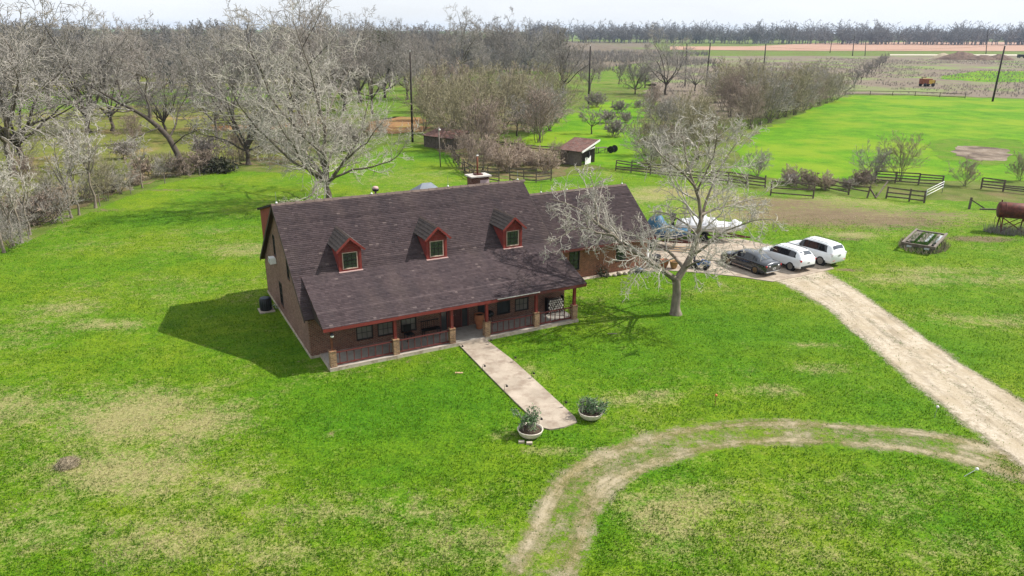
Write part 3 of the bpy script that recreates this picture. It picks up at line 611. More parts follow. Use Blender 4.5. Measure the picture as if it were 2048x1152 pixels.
# ---- roof decks
def deck(m, a, b, c, d, th=.12):
    """sloped slab from 4 top corners"""
    n = (Vector(b) - Vector(a)).cross(Vector(d) - Vector(a)).normalized()
    if n.z < 0: n = -n
    m.prism([a, b, c, d], -n * th); return m
roof = deck(deck(deck(deck(MB(), (RL, VBK, ZBK), (RRt, VBK, ZBK), (RRt, VR, ZR), (RL, VR, ZR)),
            (RL, VB + .28, zmain(VB + .28)), (RRt, VB + .28, zmain(VB + .28)), (RRt, VR, ZR), (RL, VR, ZR)),
            (RL, 2.02, zmain(2.02)), (PLu + .12, 2.02, zmain(2.02)), (PLu + .12, VBK, ZBK), (RL, VBK, ZBK)),
            (PLu, VE, ZE), (RRt, VE, ZE), (RRt, VBK, ZBK), (PLu, VBK, ZBK)).build('roof', 'soffit', house)
def shingles(name, u0, u1, fn, v0, v1, parent, expo=.145, tab=.21, seed=1, along='u'):
    """overlapping courses laid from (v0) eave up to (v1); fn(v) gives z; each tab its own piece of a joined cover"""
    rg = np.random.default_rng(seed); zl = lambda v: np.array([v, fn(v)])
    A, B = zl(v0), zl(v1); L = np.linalg.norm(B - A); dv, dz = (B - A) / L; nv, nz = -dz, dv
    if nz < 0: nv, nz = -nv, -nz
    rows = int(L / expo); vs = []; tone = []
    rowtone = rg.normal(0, .07, rows + 1)
    for r in range(rows + 1):
        s0 = r * expo; s1 = min(s0 + expo * 1.25, L)
        if s0 > L - .03: break
        off = (r % 2) * tab / 2 + rg.uniform(-.03, .03); x = u0 - off
        while x < u1:
            w = tab * rg.uniform(.72, 1.25); a0, a1 = max(u0, x), min(u1, x + w); x += w
            if a1 - a0 < .04: continue
            j = rg.uniform(-.012, .012); h0 = .022 + rg.uniform(0, .012); h1 = .004
            for (a, s, h) in ((a0, s0 + j, 0), (a1 - .006, s0 + j, 0), (a0, s0 + j, h0), (a1 - .006, s0 + j, h0), (a1 - .006, s1, h1), (a0, s1, h1)):
                vs.append((a, A[0] + dv * s + nv * h, A[1] + dz * s + nz * h))
            tone.append(np.clip(rg.normal(.5, .10) + rowtone[r], 0, .98) if rg.random() > .006 else 1.0)
    vs = np.array(vs); n = len(tone); b = np.arange(n)[:, None] * 6
    q = np.concatenate([b + np.array([[0, 1, 3, 2]]), b + np.array([[2, 3, 4, 5]]), b + np.array([[0, 2, 5, 5]])[:, [0, 1, 2, 3]]], 1).reshape(-1, 4)
    q = np.concatenate([(b + np.array([[0, 1, 3, 2]])), (b + np.array([[2, 3, 4, 5]]))], 0)
    tn = np.concatenate([tone, tone])
    if along == 'v': pass
    return tag(np_mesh(name, vs, q, 'shingle', parent, attrs={'tone': ('FACE', tn)}), kind='stuff')
shingles('shingles', RL - .02, RRt + .02, zmain, VBK, VR, roof, seed=2)
shingles('shingles', PLu - .02, RRt + .02, zporch, VE - .02, VBK + .04, roof, seed=3)
shingles('shingles', RL - .02, PLu + .10, zmain, 2.0, VBK - .02, roof, seed=4)
shingles('shingles', RL - .02, RRt + .02, zmain, VB + .3, VR, roof, seed=5, expo=.29)
m = MB()   # ridge caps
x = RL - .02; k = 0
while x < RRt:
    w = .3; dz = .012 * (k % 2)
    m.add([(x, VR - .16, zmain(VR - .16) + .035 + dz), (x + w + .05, VR - .16, zmain(VR - .16) + .025 + dz), (x + w + .05, VR, ZR + .035 + dz), (x, VR, ZR + .048 + dz), (x, VR + .16, zmain(VR + .16) + .035 + dz), (x + w + .05, VR + .16, zmain(VR + .16) + .025 + dz)], [(0, 1, 2, 3), (3, 2, 5, 4)]); x += w; k += 1
simple('ridge_cap', (.115, .084, .072), .9, .25, 3, bump=.2)
m.build('ridge_cap', 'ridge_cap', roof)
# barge boards, fascia, gutter
m = MB()
for (p, q) in (((RL - .02, VR, ZR - .1), (RL - .02, VB + .28, zmain(VB + .28) - .1)), ((RL - .02, VR, ZR - .1), (RL - .02, 2.0, zmain(2.0) - .1)), ((RRt + .02, VR, ZR - .1), (RRt + .02, VBK, ZBK - .1)), ((RRt + .02, VBK, ZBK - .1), (RRt + .02, VE, ZE - .1))):
    MB().bar(p, q, .035, .2).build('barge_board', 'dark_trim', house)
simple('fascia_red', (.175, .03, .025), .6, .15, 3)
fa = MB()
for a, b_, dz in ((PLu, 1.6, 0), (1.605, 4.1, -.006), (4.105, 5.6, .004), (5.61, 9.2, 0), (9.21, 10.55, -.012)): fa.box(a, b_, VE - .045, VE - .012, ZE - .20 + dz, ZE - .02 + dz)
fa.build('fascia', 'fascia_red', house)
MB().box(10.56, 13.4, VE - .04, VE - .012, ZE - .18, ZE - .09).box(13.41, RRt, VE - .042, VE - .012, ZE - .20, ZE - .02).build('fascia', 'red_paint_dark', house)
MB().box(10.5, 13.5, VE - .10, VE - .045, ZE - .04, ZE + .0).build('gutter', 'white_trim', house)
MB().box(PLu + .05, RRt - .1, .14, .34, 2.36, 2.54).build('porch_beam', 'red_paint_dark', house)
MB().prism([(PLu + .02, VE + .1, ZE - .12), (PLu + .02, VF - .01, ZE - .12), (PLu + .02, VF - .01, zporch(VF) - .14), (PLu + .02, VE + .1, zporch(VE + .1) - .13)], (.04, 0, 0)).prism([(PLu + .03, VF, 2.6), (PLu + .03, VBK - .25, zmain(VBK - .25) + .01), (PLu + .03, VBK - .25, zporch(VBK - .25) - .14), (PLu + .03, VF, zporch(VF) - .14)], (.04, 0, 0)).build('gable_infill', 'dark_trim', house)  # closes the porch end; its shade is put into the near-black colour
MB().box(PLu + .06, RRt - .1, .36, VF - .01, 2.50, 2.53).build('porch_ceiling', 'soffit', house)

# ---- rear shed dormer, its red side wall showing past the ridge
m = deck(MB(), (-.90, 13.7, 6.68), (15.2, 13.7, 6.68), (15.2, VR + .12, ZR - .02), (-.90, VR + .12, ZR - .02), .12); rd = m.build('rear_dormer', 'shingle', house)
MB().prism([(-.742, VR + .3, zmain(VR + .3)), (-.742, 13.5, zmain(13.5)), (-.742, 13.5, 6.60), (-.742, VR + .3, 7.74)], (.15, 0, 0)).build('side_wall', 'red_paint', rd)
MB().box(-.40, 15.0, 13.7, 13.85, 3.2, 6.5).build('rear_wall', 'red_paint', rd)

# ---- three front dormers
def dormer(uc):
    w = .70; v0 = 4.3; ze = 5.76; zp = 6.40; zb = zmain(v0) - .02
    m = MB()
    # cheeks and front in red board siding
    poly = [(uc - w, zb), (uc + w, zb), (uc + w, ze), (uc, zp), (uc - w, ze)]
    o0, o1, q0, q1 = uc - .47, uc + .47, 4.50, 5.56     # window opening
    for pl in ([(uc - w, zb), (o0, zb), (o0, ze + (zp - ze) * (o0 - uc + w) / w), (uc - w, ze)], [(o1, zb), (uc + w, zb), (uc + w, ze), (o1, ze + (zp - ze) * (uc + w - o1) / w)],
               [(o0, zb), (o1, zb), (o1, q0), (o0, q0)], [(o0, q1), (o1, q1), (o1, ze + (zp - ze) * (uc + w - o1) / w), (uc, zp), (o0, ze + (zp - ze) * (o0 - uc + w) / w)]):
        m.prism([(a, v0, z) for a, z in pl], (0, .09, 0))
    ve = VR - (ZR - ze) / MS
    for s in (-1, 1):
        x0 = uc + s * w; x1 = uc + s * (w - .08)
        m.prism([(x0, v0 + .092, zmain(v0 + .092) - .03), (x0, v0 + .092, ze), (x0, ve + .05, ze)], (x1 - x0, 0, 0))
    d = m.build('dormer', 'red_paint', house)
    m = MB()     # corner boards and siding laps
    for s in (-1, 1): m.box(*sorted((uc + s * (w + .012), uc + s * (w - .13))), v0 - .022, v0 - .002, zb + .06, ze - .02)
    m.box(uc - w + .12, uc + w - .12, v0 - .016, v0 - .002, 5.62, 5.72)
    m.build('trim', 'red_paint', d)
    for i in range(3):
        z = 5.76 + i * .17; hw = w * (zp - z - .03) / (zp - ze)
        if hw > .1: MB().box(uc - hw, uc + hw, v0 - .012, v0 - .002, z, z + .15).build('siding_board', 'red_paint', d)
    window('u', v0, uc - .47, uc + .47, 4.50, 5.56, -1, 'tan_frame', 'dormer_glass', 3, 4, .07, d, False, .05, mun='black_frame')
    MB().box(uc - w - .04, uc + w + .04, v0 - .16, v0 - .004, zporch(v0 - .16) + .03, zporch(v0 - .16) + .075).build('flashing', 'flashing', d)
    # gable roof with overhang
    k = (zp - ze) / w; vb = VR - (ZR - 6.62) / MS; ov = .18; zr = zp + .16; vf = v0 - .30
    def zr_at(du): return zr - k * abs(du)
    m = MB()
    for s in (-1, 1):
        ue = uc + s * (w + ov); zz = zr_at(w + ov); vbe = VR - (ZR - zz) / MS
        deck(m, (uc, vf, zr), (ue, vf, zz), (ue, vbe + .02, zz), (uc, VR - (ZR - zr) / MS + .02, zr), .05)
    rf = m.build('dormer_roof', 'shingle_dark', d)
    m = MB()
    vs = []
    for s in (-1, 1):
        nrow = 5
        for i in range(nrow):
            f0, f1 = i / nrow, (i + 1) / nrow + .03
            du0, du1 = (w + ov) * (1 - f0), max(0, (w + ov) * (1 - f1)); z0, z1 = zr_at(du0), zr_at(du1)
            e0, e1 = VR - (ZR - z0) / MS, VR - (ZR - z1) / MS
            p = [(uc + s * du0, vf - .01, z0 + .004), (uc + s * du0, vf - .01, z0 + .03), (uc + s * du1, vf - .01, z1 + .012), (uc + s * du0, e0, z0 + .03), (uc + s * du1, e1, z1 + .012), (uc + s * du0, e0, z0 + .004)]
            m.add(p, [(1, 2, 4, 3), (0, 1, 3, 5), (0, 1, 2)])
    m.build('shingle_course', 'shingle_dark', rf)
    m = MB(); xk = vf
    m.prism([(uc - .10, vf - .01, zr_at(.10) + .03), (uc, vf - .01, zr + .04), (uc + .10, vf - .01, zr_at(.10) + .03)], (0, VR - (ZR - zr) / MS - vf, 0)); m.build('ridge_cap', 'ridge_cap', rf)
    for s in (-1, 1): MB().bar((uc, vf - .02 - .002 * s, zr - .07), (uc + s * (w + ov), vf - .02 - .002 * s, zr_at(w + ov) - .07), .03, .13).build('barge_board', 'red_paint', rf)
    return d
t = NT('shingle_dark'); c = t.ramp(t.noise(t.coord(), 7, 4, .6), [(.3, (.022, .017, .016)), (.7, (.062, .047, .042))]); t.color(c); t.rough(.92)
for uc in (2.72, 8.38, 13.90): dormer(uc)

# ---- porch: slab, piers, posts, rails
MB().box(0, SL, 0, SP - .004, 0, .196).build('porch_slab', 'slab_edge', house)
MB().box(.03, SL - .03, .06, SP - .006, .19, .2).build('porch_floor', 'porch_floor', house)
MB().box(-.005, SL + .005, -.006, .11, .197, .203).build('slab_nosing', 'concrete', house)
PIERS = [.25, 3.98, 7.57, 9.93, 13.47, 16.36]
for i, u in enumerate(PIERS):
    MB().box(u - .18, u + .18, .07, .43, .2, 1.14).box(u - .2, u + .2, .05, .45, 1.141, 1.19).build('brick_pier', 'brick_pier', house)
    hw = .05 if i == 0 else .085
    MB().box(u - hw, u + hw, .25 - hw, .25 + hw, 1.19, 2.36).build('porch_post', 'rust_post' if i == 0 else 'red_paint', house)
def rail(u0, u1, n):
    r = MB().box(u0, u1, .19, .31, 1.0, 1.06).build('railing', 'red_paint_dark', house)
    MB().box(u0, u1, .20, .30, .27, .34).build('bottom_rail', 'red_paint_dark', r)
    for i in range(n):
        x = u0 + (u1 - u0) * (i + .5) / n
        MB().box(x - .022, x + .022, .228, .272, .34, 1.0).build('baluster', 'red_paint_dark', r)
rail(.435, 3.795, 8); rail(4.165, 7.385, 8); rail(10.115, 13.285, 8); rail(13.655, 16.175, 7)
lp = MB().lathe([(.0, 2.06), (.06, 2.07), (.10, 2.13), (.085, 2.20), (.03, 2.24)], 12, (.25, .02, 0)).build('lamp', 'white_plastic', house, True)
MB().lathe([(.0, 2.33), (.05, 2.32), (.11, 2.26), (.125, 2.215), (.12, 2.212), (.0, 2.215)][::-1], 12, (.25, .02, 0)).bar((.25, .04, 2.28), (.25, .2, 2.28), .03, .03).build('lamp_cap', 'dark_metal', lp, True)

# ---- chimney on the rear slope, vents, lightning rods
ch = MB().box(14.35, 15.75, 11.6, 12.5, 4.6, 7.84).build('chimney', 'brick', house)
MB().box(14.2, 15.9, 11.45, 12.65, 7.841, 7.94).build('chimney_cap', 'white_trim', ch)
MB().box(14.75, 15.35, 11.8, 12.3, 7.942, 8.03).build('flue_base', 'rust_metal', ch)
MB().tube([(15.0, 12.05, 8.0), (15.0, 12.05, 9.35)], .07, 10).build('flue_pipe', 'rust_post', ch, True)
MB().tube([(15.0, 12.05, 9.34), (15.0, 12.05, 9.42)], .085, 10).build('flue_cap', 'white_plastic', ch, True)
simple('pink_patch', (.55, .42, .42), .8, .15, 6)
MB().box(15.0, 15.76, 11.585, 11.598, 7.0, 7.6).build('mortar_patch', 'pink_patch', ch)
v1 = MB().lathe([(.07, 0), (.07, .38), (.19, .40), (.22, .46), (.18, .56), (.06, .60), (0, .6)], 14, (6.35, 10.0, zmain(10.0) + .62)).lathe([(.07, -.9), (.07, .1)], 10, (6.35, 10.0, zmain(10.0) + .62)).build('roof_vent', 'flashing', house, True)
MB().lathe([(.20, .30), (.235, .44), (.20, .46), (.0, .46)], 14, (6.35, 9.995, zmain(10.0) + .59)).build('vent_hood', 'dark_metal', v1, True)
for u in (-.45, 5.7, 11.2, 16.7):
    lr = MB().lathe([(.06, .03), (.075, .07), (.05, .13), (.0, .14)], 8, (u, VR, ZR)).build('lightning_rod', 'white_plastic', house, True)
    MB().tube([(u, VR, ZR + .12), (u, VR, ZR + .75)], .012, 5).build('rod', 'grey_metal', lr)

MB().add([(9.75, 11.2, 6.9), (12.1, 11.2, 6.9), (12.1, 13.2, 6.9), (9.75, 13.2, 6.9), (10.6, 12.2, 7.66), (11.3, 12.2, 7.66)], [(0, 1, 5, 4), (1, 2, 5), (2, 3, 4, 5), (3, 0, 4), (3, 2, 1, 0)]).build('roof_hood', 'hood_grey', house)
# ---- garage wing
WW = [(20.6, 21.55, .75, 2.3), (25.0, 25.95, .9, 2.3)]
wall_strip('u', WV0, .22, WU0 + .003, WU1, 0, lambda a: 2.75, WW, 'wing_wall', 'brick_wing')
wall_strip('v', WU1 - .22, .22, WV0 + .225, WVB - .225, 0, lambda a: zwing(a) - .17, [(8.3, 10.9, .02, 2.2), (11.6, 14.3, .02, 2.2)], 'wing_wall', 'brick_wing', (WVR,))
wall_strip('u', WVB - .22, .22, WU0 + .003, WU1, 0, lambda a: 2.75, [], 'wing_wall', 'brick_wing')
window('u', WV0, *WW[0], -1, 'black_frame', 'window_glass', 2, 4); window('u', WV0, *WW[1], -1, 'black_frame', 'window_glass', 2, 4)
for a0, a1 in ((8.3, 10.9), (11.6, 14.3)):
    g = MB().box(WU1 - .16, WU1 - .11, a0, a1, .02, 2.2).build('garage_door', 'siding_tan', house)
    for i in range(4): MB().box(WU1 - .108, WU1 - .095, a0 + .05, a1 - .05, .08 + i * .54, .54 + i * .54).build('door_panel', 'siding_tan', g)
WR0, WR1, WVE = 17.06, 28.38, 7.0
wr = deck(deck(MB(), (WR0, WVE, zwing(WVE)), (WR1, WVE, zwing(WVE)), (WR1, WVR, WZR), (WR0, WVR, WZR)), (WR0, 15.8, zwing(15.8)), (WR1, 15.8, zwing(15.8)), (WR1, WVR, WZR), (WR0, WVR, WZR)).build('wing_roof', 'soffit', house)
shingles('shingles', WR0, WR1 + .02, zwing, WVE - .02, WVR, wr, seed=8)
shingles('shingles', WR0, WR1 + .02, zwing, 15.82, WVR, wr, seed=9, expo=.29)
m = MB(); m.prism([(WR0, WVR - .15, zwing(WVR - .15) + .03), (WR0, WVR, WZR + .045), (WR0, WVR + .15, zwing(WVR + .15) + .03)], (WR1 - WR0, 0, 0)); m.build('ridge_cap', 'ridge_cap', wr)
MB().box(WR0, WR1, WVE - .05, WVE - .022, zwing(WVE) - .2, zwing(WVE) - .02).build('wing_fascia', 'red_paint_dark', house)
m = MB()
for p, q in (((WR1 + .02, WVR, WZR - .1), (WR1 + .02, WVE, zwing(WVE) - .1)), ((WR1 + .02, WVR, WZR - .1), (WR1 + .02, 15.8, zwing(15.8) - .1))): MB().bar(p, q, .035, .18).build('barge_board', 'dark_trim', house)
for u in (20.2, 22.6, 28.0):
    lr = MB().lathe([(.06, .03), (.075, .07), (.05, .13), (.0, .14)], 8, (u, WVR, WZR)).build('lightning_rod', 'white_plastic', house, True)
    MB().tube([(u, WVR, WZR + .12), (u, WVR, WZR + .7)], .012, 5).build('rod', 'grey_metal', lr)
MB().box(WU0, WU1 + .3, WV0 - .5, WV0 - .004, 0, .05).build('wing_footing', 'slab_edge', house)

def hw(u, v, z=0):   # house frame -> world
    c, s = math.cos(TH), math.sin(TH); return (-10.209 + u * c - v * s, 37.762 + u * s + v * c, z)
# ------------------------------------------------------------------ bare trees
def _norm(a): return a / (np.linalg.norm(a, axis=-1, keepdims=True) + 1e-9)
def polylines(rg, P0, D, L, r0, r1, k, wig, up, bend=None):
    """batch of wandering branches: starts (B,3), directions, lengths, end radii -> points (B,k,3), radii (B,k)"""
    B = len(P0); pts = np.zeros((B, k, 3)); pts[:, 0] = P0; d = _norm(D).copy()
    st = (L / (k - 1))[:, None]
    for i in range(1, k):
        d = _norm(d + rg.normal(0, wig, (B, 3)) + np.array([0, 0, 1.0]) * up * (1 if not hasattr(up, '__len__') else 1))
        pts[:, i] = pts[:, i - 1] + d * st
    rad = r0[:, None] + (r1 - r0)[:, None] * np.linspace(0, 1, k)[None]
    return pts, rad
def spawn(rg, pts, rad, n, tmin, ang, lrat, rrat, k, wig, up, rmin, tip=True, lmin=.15):
    """n children for each branch, spread along tmin..1"""
    B, kk, _ = pts.shape
    t = (tmin + (1 - tmin) * (np.arange(n)[None] + rg.random((B, n))) / n) * (kk - 1) * .999
    i = np.floor(t).astype(int); f = (t - i)[..., None]; b = np.arange(B)[:, None]
    P0 = pts[b, i] * (1 - f) + pts[b, i + 1] * f; T = _norm(pts[b, i + 1] - pts[b, i])
    rr = rad[b, i] * (1 - f[..., 0]) + rad[b, i + 1] * f[..., 0]
    Lp = np.linalg.norm(np.diff(pts, axis=1), axis=-1).sum(1)[:, None]
    q = _norm(np.cross(T, rg.normal(0, 1, T.shape))); a = np.radians(rg.uniform(*ang, (B, n)))[..., None]
    D = T * np.cos(a) + q * np.sin(a)
    L = np.maximum(lmin, Lp * rg.uniform(*lrat, (B, n)) * (1.15 - .55 * t / (kk - 1)))
    r0 = np.maximum(rr * rrat, rmin * 1.15); N = B * n
    return polylines(rg, P0.reshape(N, 3), D.reshape(N, 3), L.reshape(N), r0.reshape(N), np.full(N, rmin), k, wig, up)
def tubes(batches):
    """[(pts, rad, sides)] -> verts, quads"""
    VS = []; FS = []; base = 0
    for pts, rad, n in batches:
        B, k, _ = pts.shape; T = np.zeros_like(pts); T[:, 1:-1] = pts[:, 2:] - pts[:, :-2]; T[:, 0] = pts[:, 1] - pts[:, 0]; T[:, -1] = pts[:, -1] - pts[:, -2]
        T = _norm(T); ref = np.where(np.abs(T[:, :1, 2:3]) < .85, np.array([[[0, 0, 1.]]]), np.array([[[1., 0, 0]]]))
        a = _norm(np.cross(T, ref)); c = np.cross(T, a); th = np.arange(n) * 2 * np.pi / n
        V = pts[:, :, None] + rad[:, :, None, None] * (a[:, :, None] * np.cos(th)[None, None, :, None] + c[:, :, None] * np.sin(th)[None, None, :, None])
        VS.append(V.reshape(-1, 3)); id_ = np.arange(B * k * n).reshape(B, k, n) + base; nx_ = np.roll(id_, -1, 2)
        FS.append(np.stack([id_[:, :-1], nx_[:, :-1], nx_[:, 1:], id_[:, 1:]], -1).reshape(-1, 4)); base += B * k * n
    return np.concatenate(VS), np.concatenate(FS)
def explicit(lines, k=12):
    """hand-laid limbs: [(points, r0, r1)] resampled to k points"""
    P = []; Rr = []
    for pts, r0, r1 in lines:
        p = np.array(pts, float); s = np.r_[0, np.cumsum(np.linalg.norm(np.diff(p, axis=0), axis=1))]; q = np.linspace(0, s[-1], k)
        P.append(np.stack([np.interp(q, s, p[:, j]) for j in range(3)], -1)); Rr.append(r0 + (r1 - r0) * np.linspace(0, 1, k) ** .8)
    return np.array(P), np.array(Rr)
def auto_limbs(rg, h, rt, fork=.25, n=5, spread=(20, 50), lean=(0, 0), leaders=2, wig=.17, up=.06):
    """trunk and main limbs of a tree of height h"""
    top = np.array([lean[0], lean[1], h * fork]); tr = [np.zeros(3), top * .35 + rg.normal(0, h * .006, 3) * [1, 1, 0], top * .7 + rg.normal(0, h * .008, 3) * [1, 1, 0], top]
    trunk = explicit([(tr, rt, rt * .72)], 7)
    trunk[1][0][0] *= 1.45; trunk[1][0][1] *= 1.08
    a0 = rg.random() * 6.28; L = []
    D = []; r = []; Ls = []
    for i in range(n):
        az = a0 + 6.283 * i / n + rg.uniform(-.4, .4); a = math.radians(rg.uniform(*spread)) if i >= leaders else math.radians(rg.uniform(3, 16))
        D.append([math.sin(a) * math.cos(az), math.sin(a) * math.sin(az), math.cos(a)]); r.append(rt * rg.uniform(.42, .62)); Ls.append(h * (1 - fork) * rg.uniform(.78, 1.05) * (1 if i < leaders else rg.uniform(.7, .95)))
    st = np.array([top * rg.uniform(.82, 1.0) for _ in range(n)])
    return trunk, polylines(rg, st, np.array(D), np.array(Ls), np.array(r), np.full(n, rt * .07), 11, wig, up)
def bare_tree(seed, h, rt, rmin, n2=7, n3=6, n4=5, n5=0, trunk=None, limbs=None, sides=(9, 6, 4, 3, 3), up2=.07, spread2=(30, 65), l2=(.30, .55), l3=(.32, .55), l4=(.35, .6), wig=.17, tmin=.22, **kw):
    rg = np.random.default_rng(seed)
    if trunk is None: trunk, limbs = auto_limbs(rg, h, rt, **kw)
    b2 = spawn(rg, *limbs, n2, tmin, spread2, l2, .55, 7, wig, up2, rmin * 1.3)
    b3 = spawn(rg, *b2, n3, .2, (28, 65), l3, .6, 5, wig * 1.1, .05, rmin * 1.1)
    b4 = spawn(rg, *b3, n4, .15, (25, 65), l4, .7, 4, wig * 1.2, .03, rmin)
    crown = [(*b2, sides[2]), (*b3, sides[3]), (*b4, sides[4])]
    if n5: crown.append((*spawn(rg, *b4, n5, .2, (25, 60), (.4, .7), .8, 3, .2, .02, rmin * .9), 3))
    return tubes([(*trunk, sides[0]), (*limbs, sides[1])]), tubes(crown)
def place(proto, loc, rz=0, s=1.0, sz=None, label=None, group=None):
    """copy of a tree and its parts"""
    o = copy_tree(proto); o.location = (loc[0], loc[1], 0); o.rotation_euler = (0, 0, rz); o.scale = (s, s, sz or s)
    if label: o['label'] = label
    if group: o['group'] = group
    return o
def tree_obj(name, data, mt, mc, loc=(0, 0), label=None, cat='tree', group=None, rz=0):
    (tv, tf), (cv, cf) = data; o = empty(name, loc, rz, label, cat, group)
    np_mesh('trunk', tv, tf, mt, o, True); np_mesh('crown', cv, cf, mc, o, False); return o
PROTO = []
def proto(name, data, mt, mc, cat='tree'):
    """mesh kept ready for copying; the first copy uses this object itself"""
    o = tree_obj(name, data, mt, mc, cat=cat); o['fresh'] = 1; return o
def put(pr, loc, label, group=None, rz=None, s=1.0, sz=None):
    if pr.get('fresh'): del pr['fresh']; o = pr
    else: o = copy_tree(pr)
    o.location = (loc[0], loc[1], -.03); o.rotation_euler = (0, 0, R.uniform(0, 6.28) if rz is None else rz); o.scale = (s, s, sz or s)
    o['label'] = label
    if group: o['group'] = group
    elif 'group' in o: del o['group']
    return o

# --- the tree in front of the garage wing: limbs laid out as it grew
B0 = (11.16, 47.15)
def rel(P, b): return [(p[0] - b[0], p[1] - b[1], p[2]) for p in P]
tr = explicit([(rel([(11.21, 47.15, -0.11), (11.15, 47.15, 0.59), (11.18, 47.15, 1.56), (11.09, 47.15, 2.24), (11.01, 47.10, 2.61)], B0), .34, .27)], 9)
tr[1][0][0] *= 1.5; tr[1][0][1] *= 1.12
lim = explicit([
    (rel([(11.06, 47.10, 2.47), (10.65, 47.00, 2.75), (9.71, 46.60, 3.51), (8.84, 46.20, 4.21), (7.89, 46.00, 4.77), (7.19, 46.00, 5.11), (6.84, 46.20, 5.48), (6.53, 46.40, 5.83), (5.72, 46.60, 6.27), (4.77, 46.80, 7.05), (3.72, 47.00, 7.66), (2.43, 47.20, 7.93)], B0), .235, .022),
    (rel([(6.60, 46.40, 5.76), (6.02, 46.00, 5.93), (5.42, 45.60, 6.10), (4.83, 45.20, 6.50), (4.16, 44.80, 6.67), (3.52, 44.50, 6.52), (3.01, 44.20, 6.21), (2.45, 44.00, 6.01), (1.95, 43.80, 5.74)], B0), .10, .016),
    (rel([(5.81, 46.50, 6.23), (5.54, 46.80, 6.49), (5.42, 47.20, 7.06), (5.39, 47.50, 7.82), (5.32, 47.80, 8.68), (4.97, 48.00, 9.53)], B0), .095, .016),
    (rel([(11.03, 47.10, 2.40), (11.55, 47.30, 3.19), (12.04, 47.50, 4.18), (12.31, 47.60, 5.20), (12.42, 47.60, 6.16), (12.36, 47.50, 7.03), (12.15, 47.40, 7.95), (11.73, 47.20, 8.85), (11.29, 47.00, 9.76), (10.98, 47.00, 10.71), (10.82, 47.20, 11.62), (10.62, 47.50, 12.52)], B0), .26, .022),
    (rel([(12.40, 47.60, 6.09), (12.64, 48.00, 6.67), (12.84, 48.40, 7.40), (13.20, 48.80, 8.19), (13.61, 49.20, 9.13), (14.16, 49.60, 10.07), (14.90, 50.00, 11.08), (15.66, 50.40, 11.96)], B0), .13, .018),
    (rel([(11.62, 47.30, 3.12), (11.27, 48.20, 3.54), (10.82, 49.00, 3.90), (10.15, 49.60, 4.16), (9.33, 50.20, 4.45), (8.39, 50.60, 4.78), (7.37, 51.00, 4.96), (6.43, 51.40, 5.51)], B0), .135, .018),
    (rel([(12.05, 47.50, 4.11), (12.33, 46.40, 4.79), (12.80, 45.60, 5.62), (13.35, 45.00, 6.45), (14.18, 44.60, 6.94), (15.03, 44.20, 7.43), (16.02, 43.80, 7.48)], B0), .12, .016),
    (rel([(12.32, 47.60, 5.47), (11.95, 48.60, 5.83), (11.25, 49.60, 6.17), (10.46, 50.40, 6.36), (9.70, 51.00, 6.17)], B0), .10, .016),
    (rel([(12.37, 47.50, 6.86), (13.49, 48.80, 6.90), (14.83, 50.00, 6.90), (16.31, 51.00, 7.04), (18.04, 52.00, 7.05)], B0), .10, .016),
    (rel([(11.73, 47.20, 8.85), (10.94, 46.40, 9.64), (10.09, 45.60, 10.32), (9.19, 45.00, 10.94), (8.36, 44.60, 11.83)], B0), .085, .016),
    (rel([(11.92, 47.30, 8.40), (12.13, 46.20, 9.91), (12.31, 45.40, 11.13), (12.24, 44.80, 12.42), (11.88, 44.40, 13.49)], B0), .095, .016),
    (rel([(11.29, 47.00, 9.76), (11.90, 48.20, 10.68), (12.31, 49.00, 11.86), (12.60, 49.60, 13.08)], B0), .08, .016),
    (rel([(10.64, 47.00, 2.79), (9.87, 45.40, 3.65), (8.97, 44.00, 4.50), (8.04, 42.80, 5.19), (7.29, 42.00, 5.58)], B0), .09, .014),
    (rel([(11.67, 47.30, 3.29), (11.70, 45.20, 4.30), (12.01, 43.80, 4.91), (12.53, 42.60, 5.22), (12.97, 42.00, 5.16)], B0), .085, .014)], 12)
data = bare_tree(31, 14, .34, .013, 10, 7, 5, 0, trunk=tr, limbs=lim, l2=(.24, .50), l3=(.32, .62), l4=(.38, .75), wig=.24, tmin=.16, up2=.03, spread2=(30, 75))
tree_obj('bare_tree', data, 'bark_pale', 'twig_pale', B0, 'pale bare tree with spreading limbs on the front lawn before the garage wing')

# --- tree behind the house: many ascending limbs from low down
B1 = (-20.57, 81.35)
data = bare_tree(77, 19.5, .36, .0155, 12, 7, 5, 0, fork=.12, n=14, spread=(16, 72), leaders=3, l2=(.22, .48), l3=(.32, .6), l4=(.4, .7), wig=.20, tmin=.14, up=.035)
tree_obj('bare_tree', data, 'bark_grey', 'twig_pale', B1, 'broad pale bare tree rising just behind the house ridge')

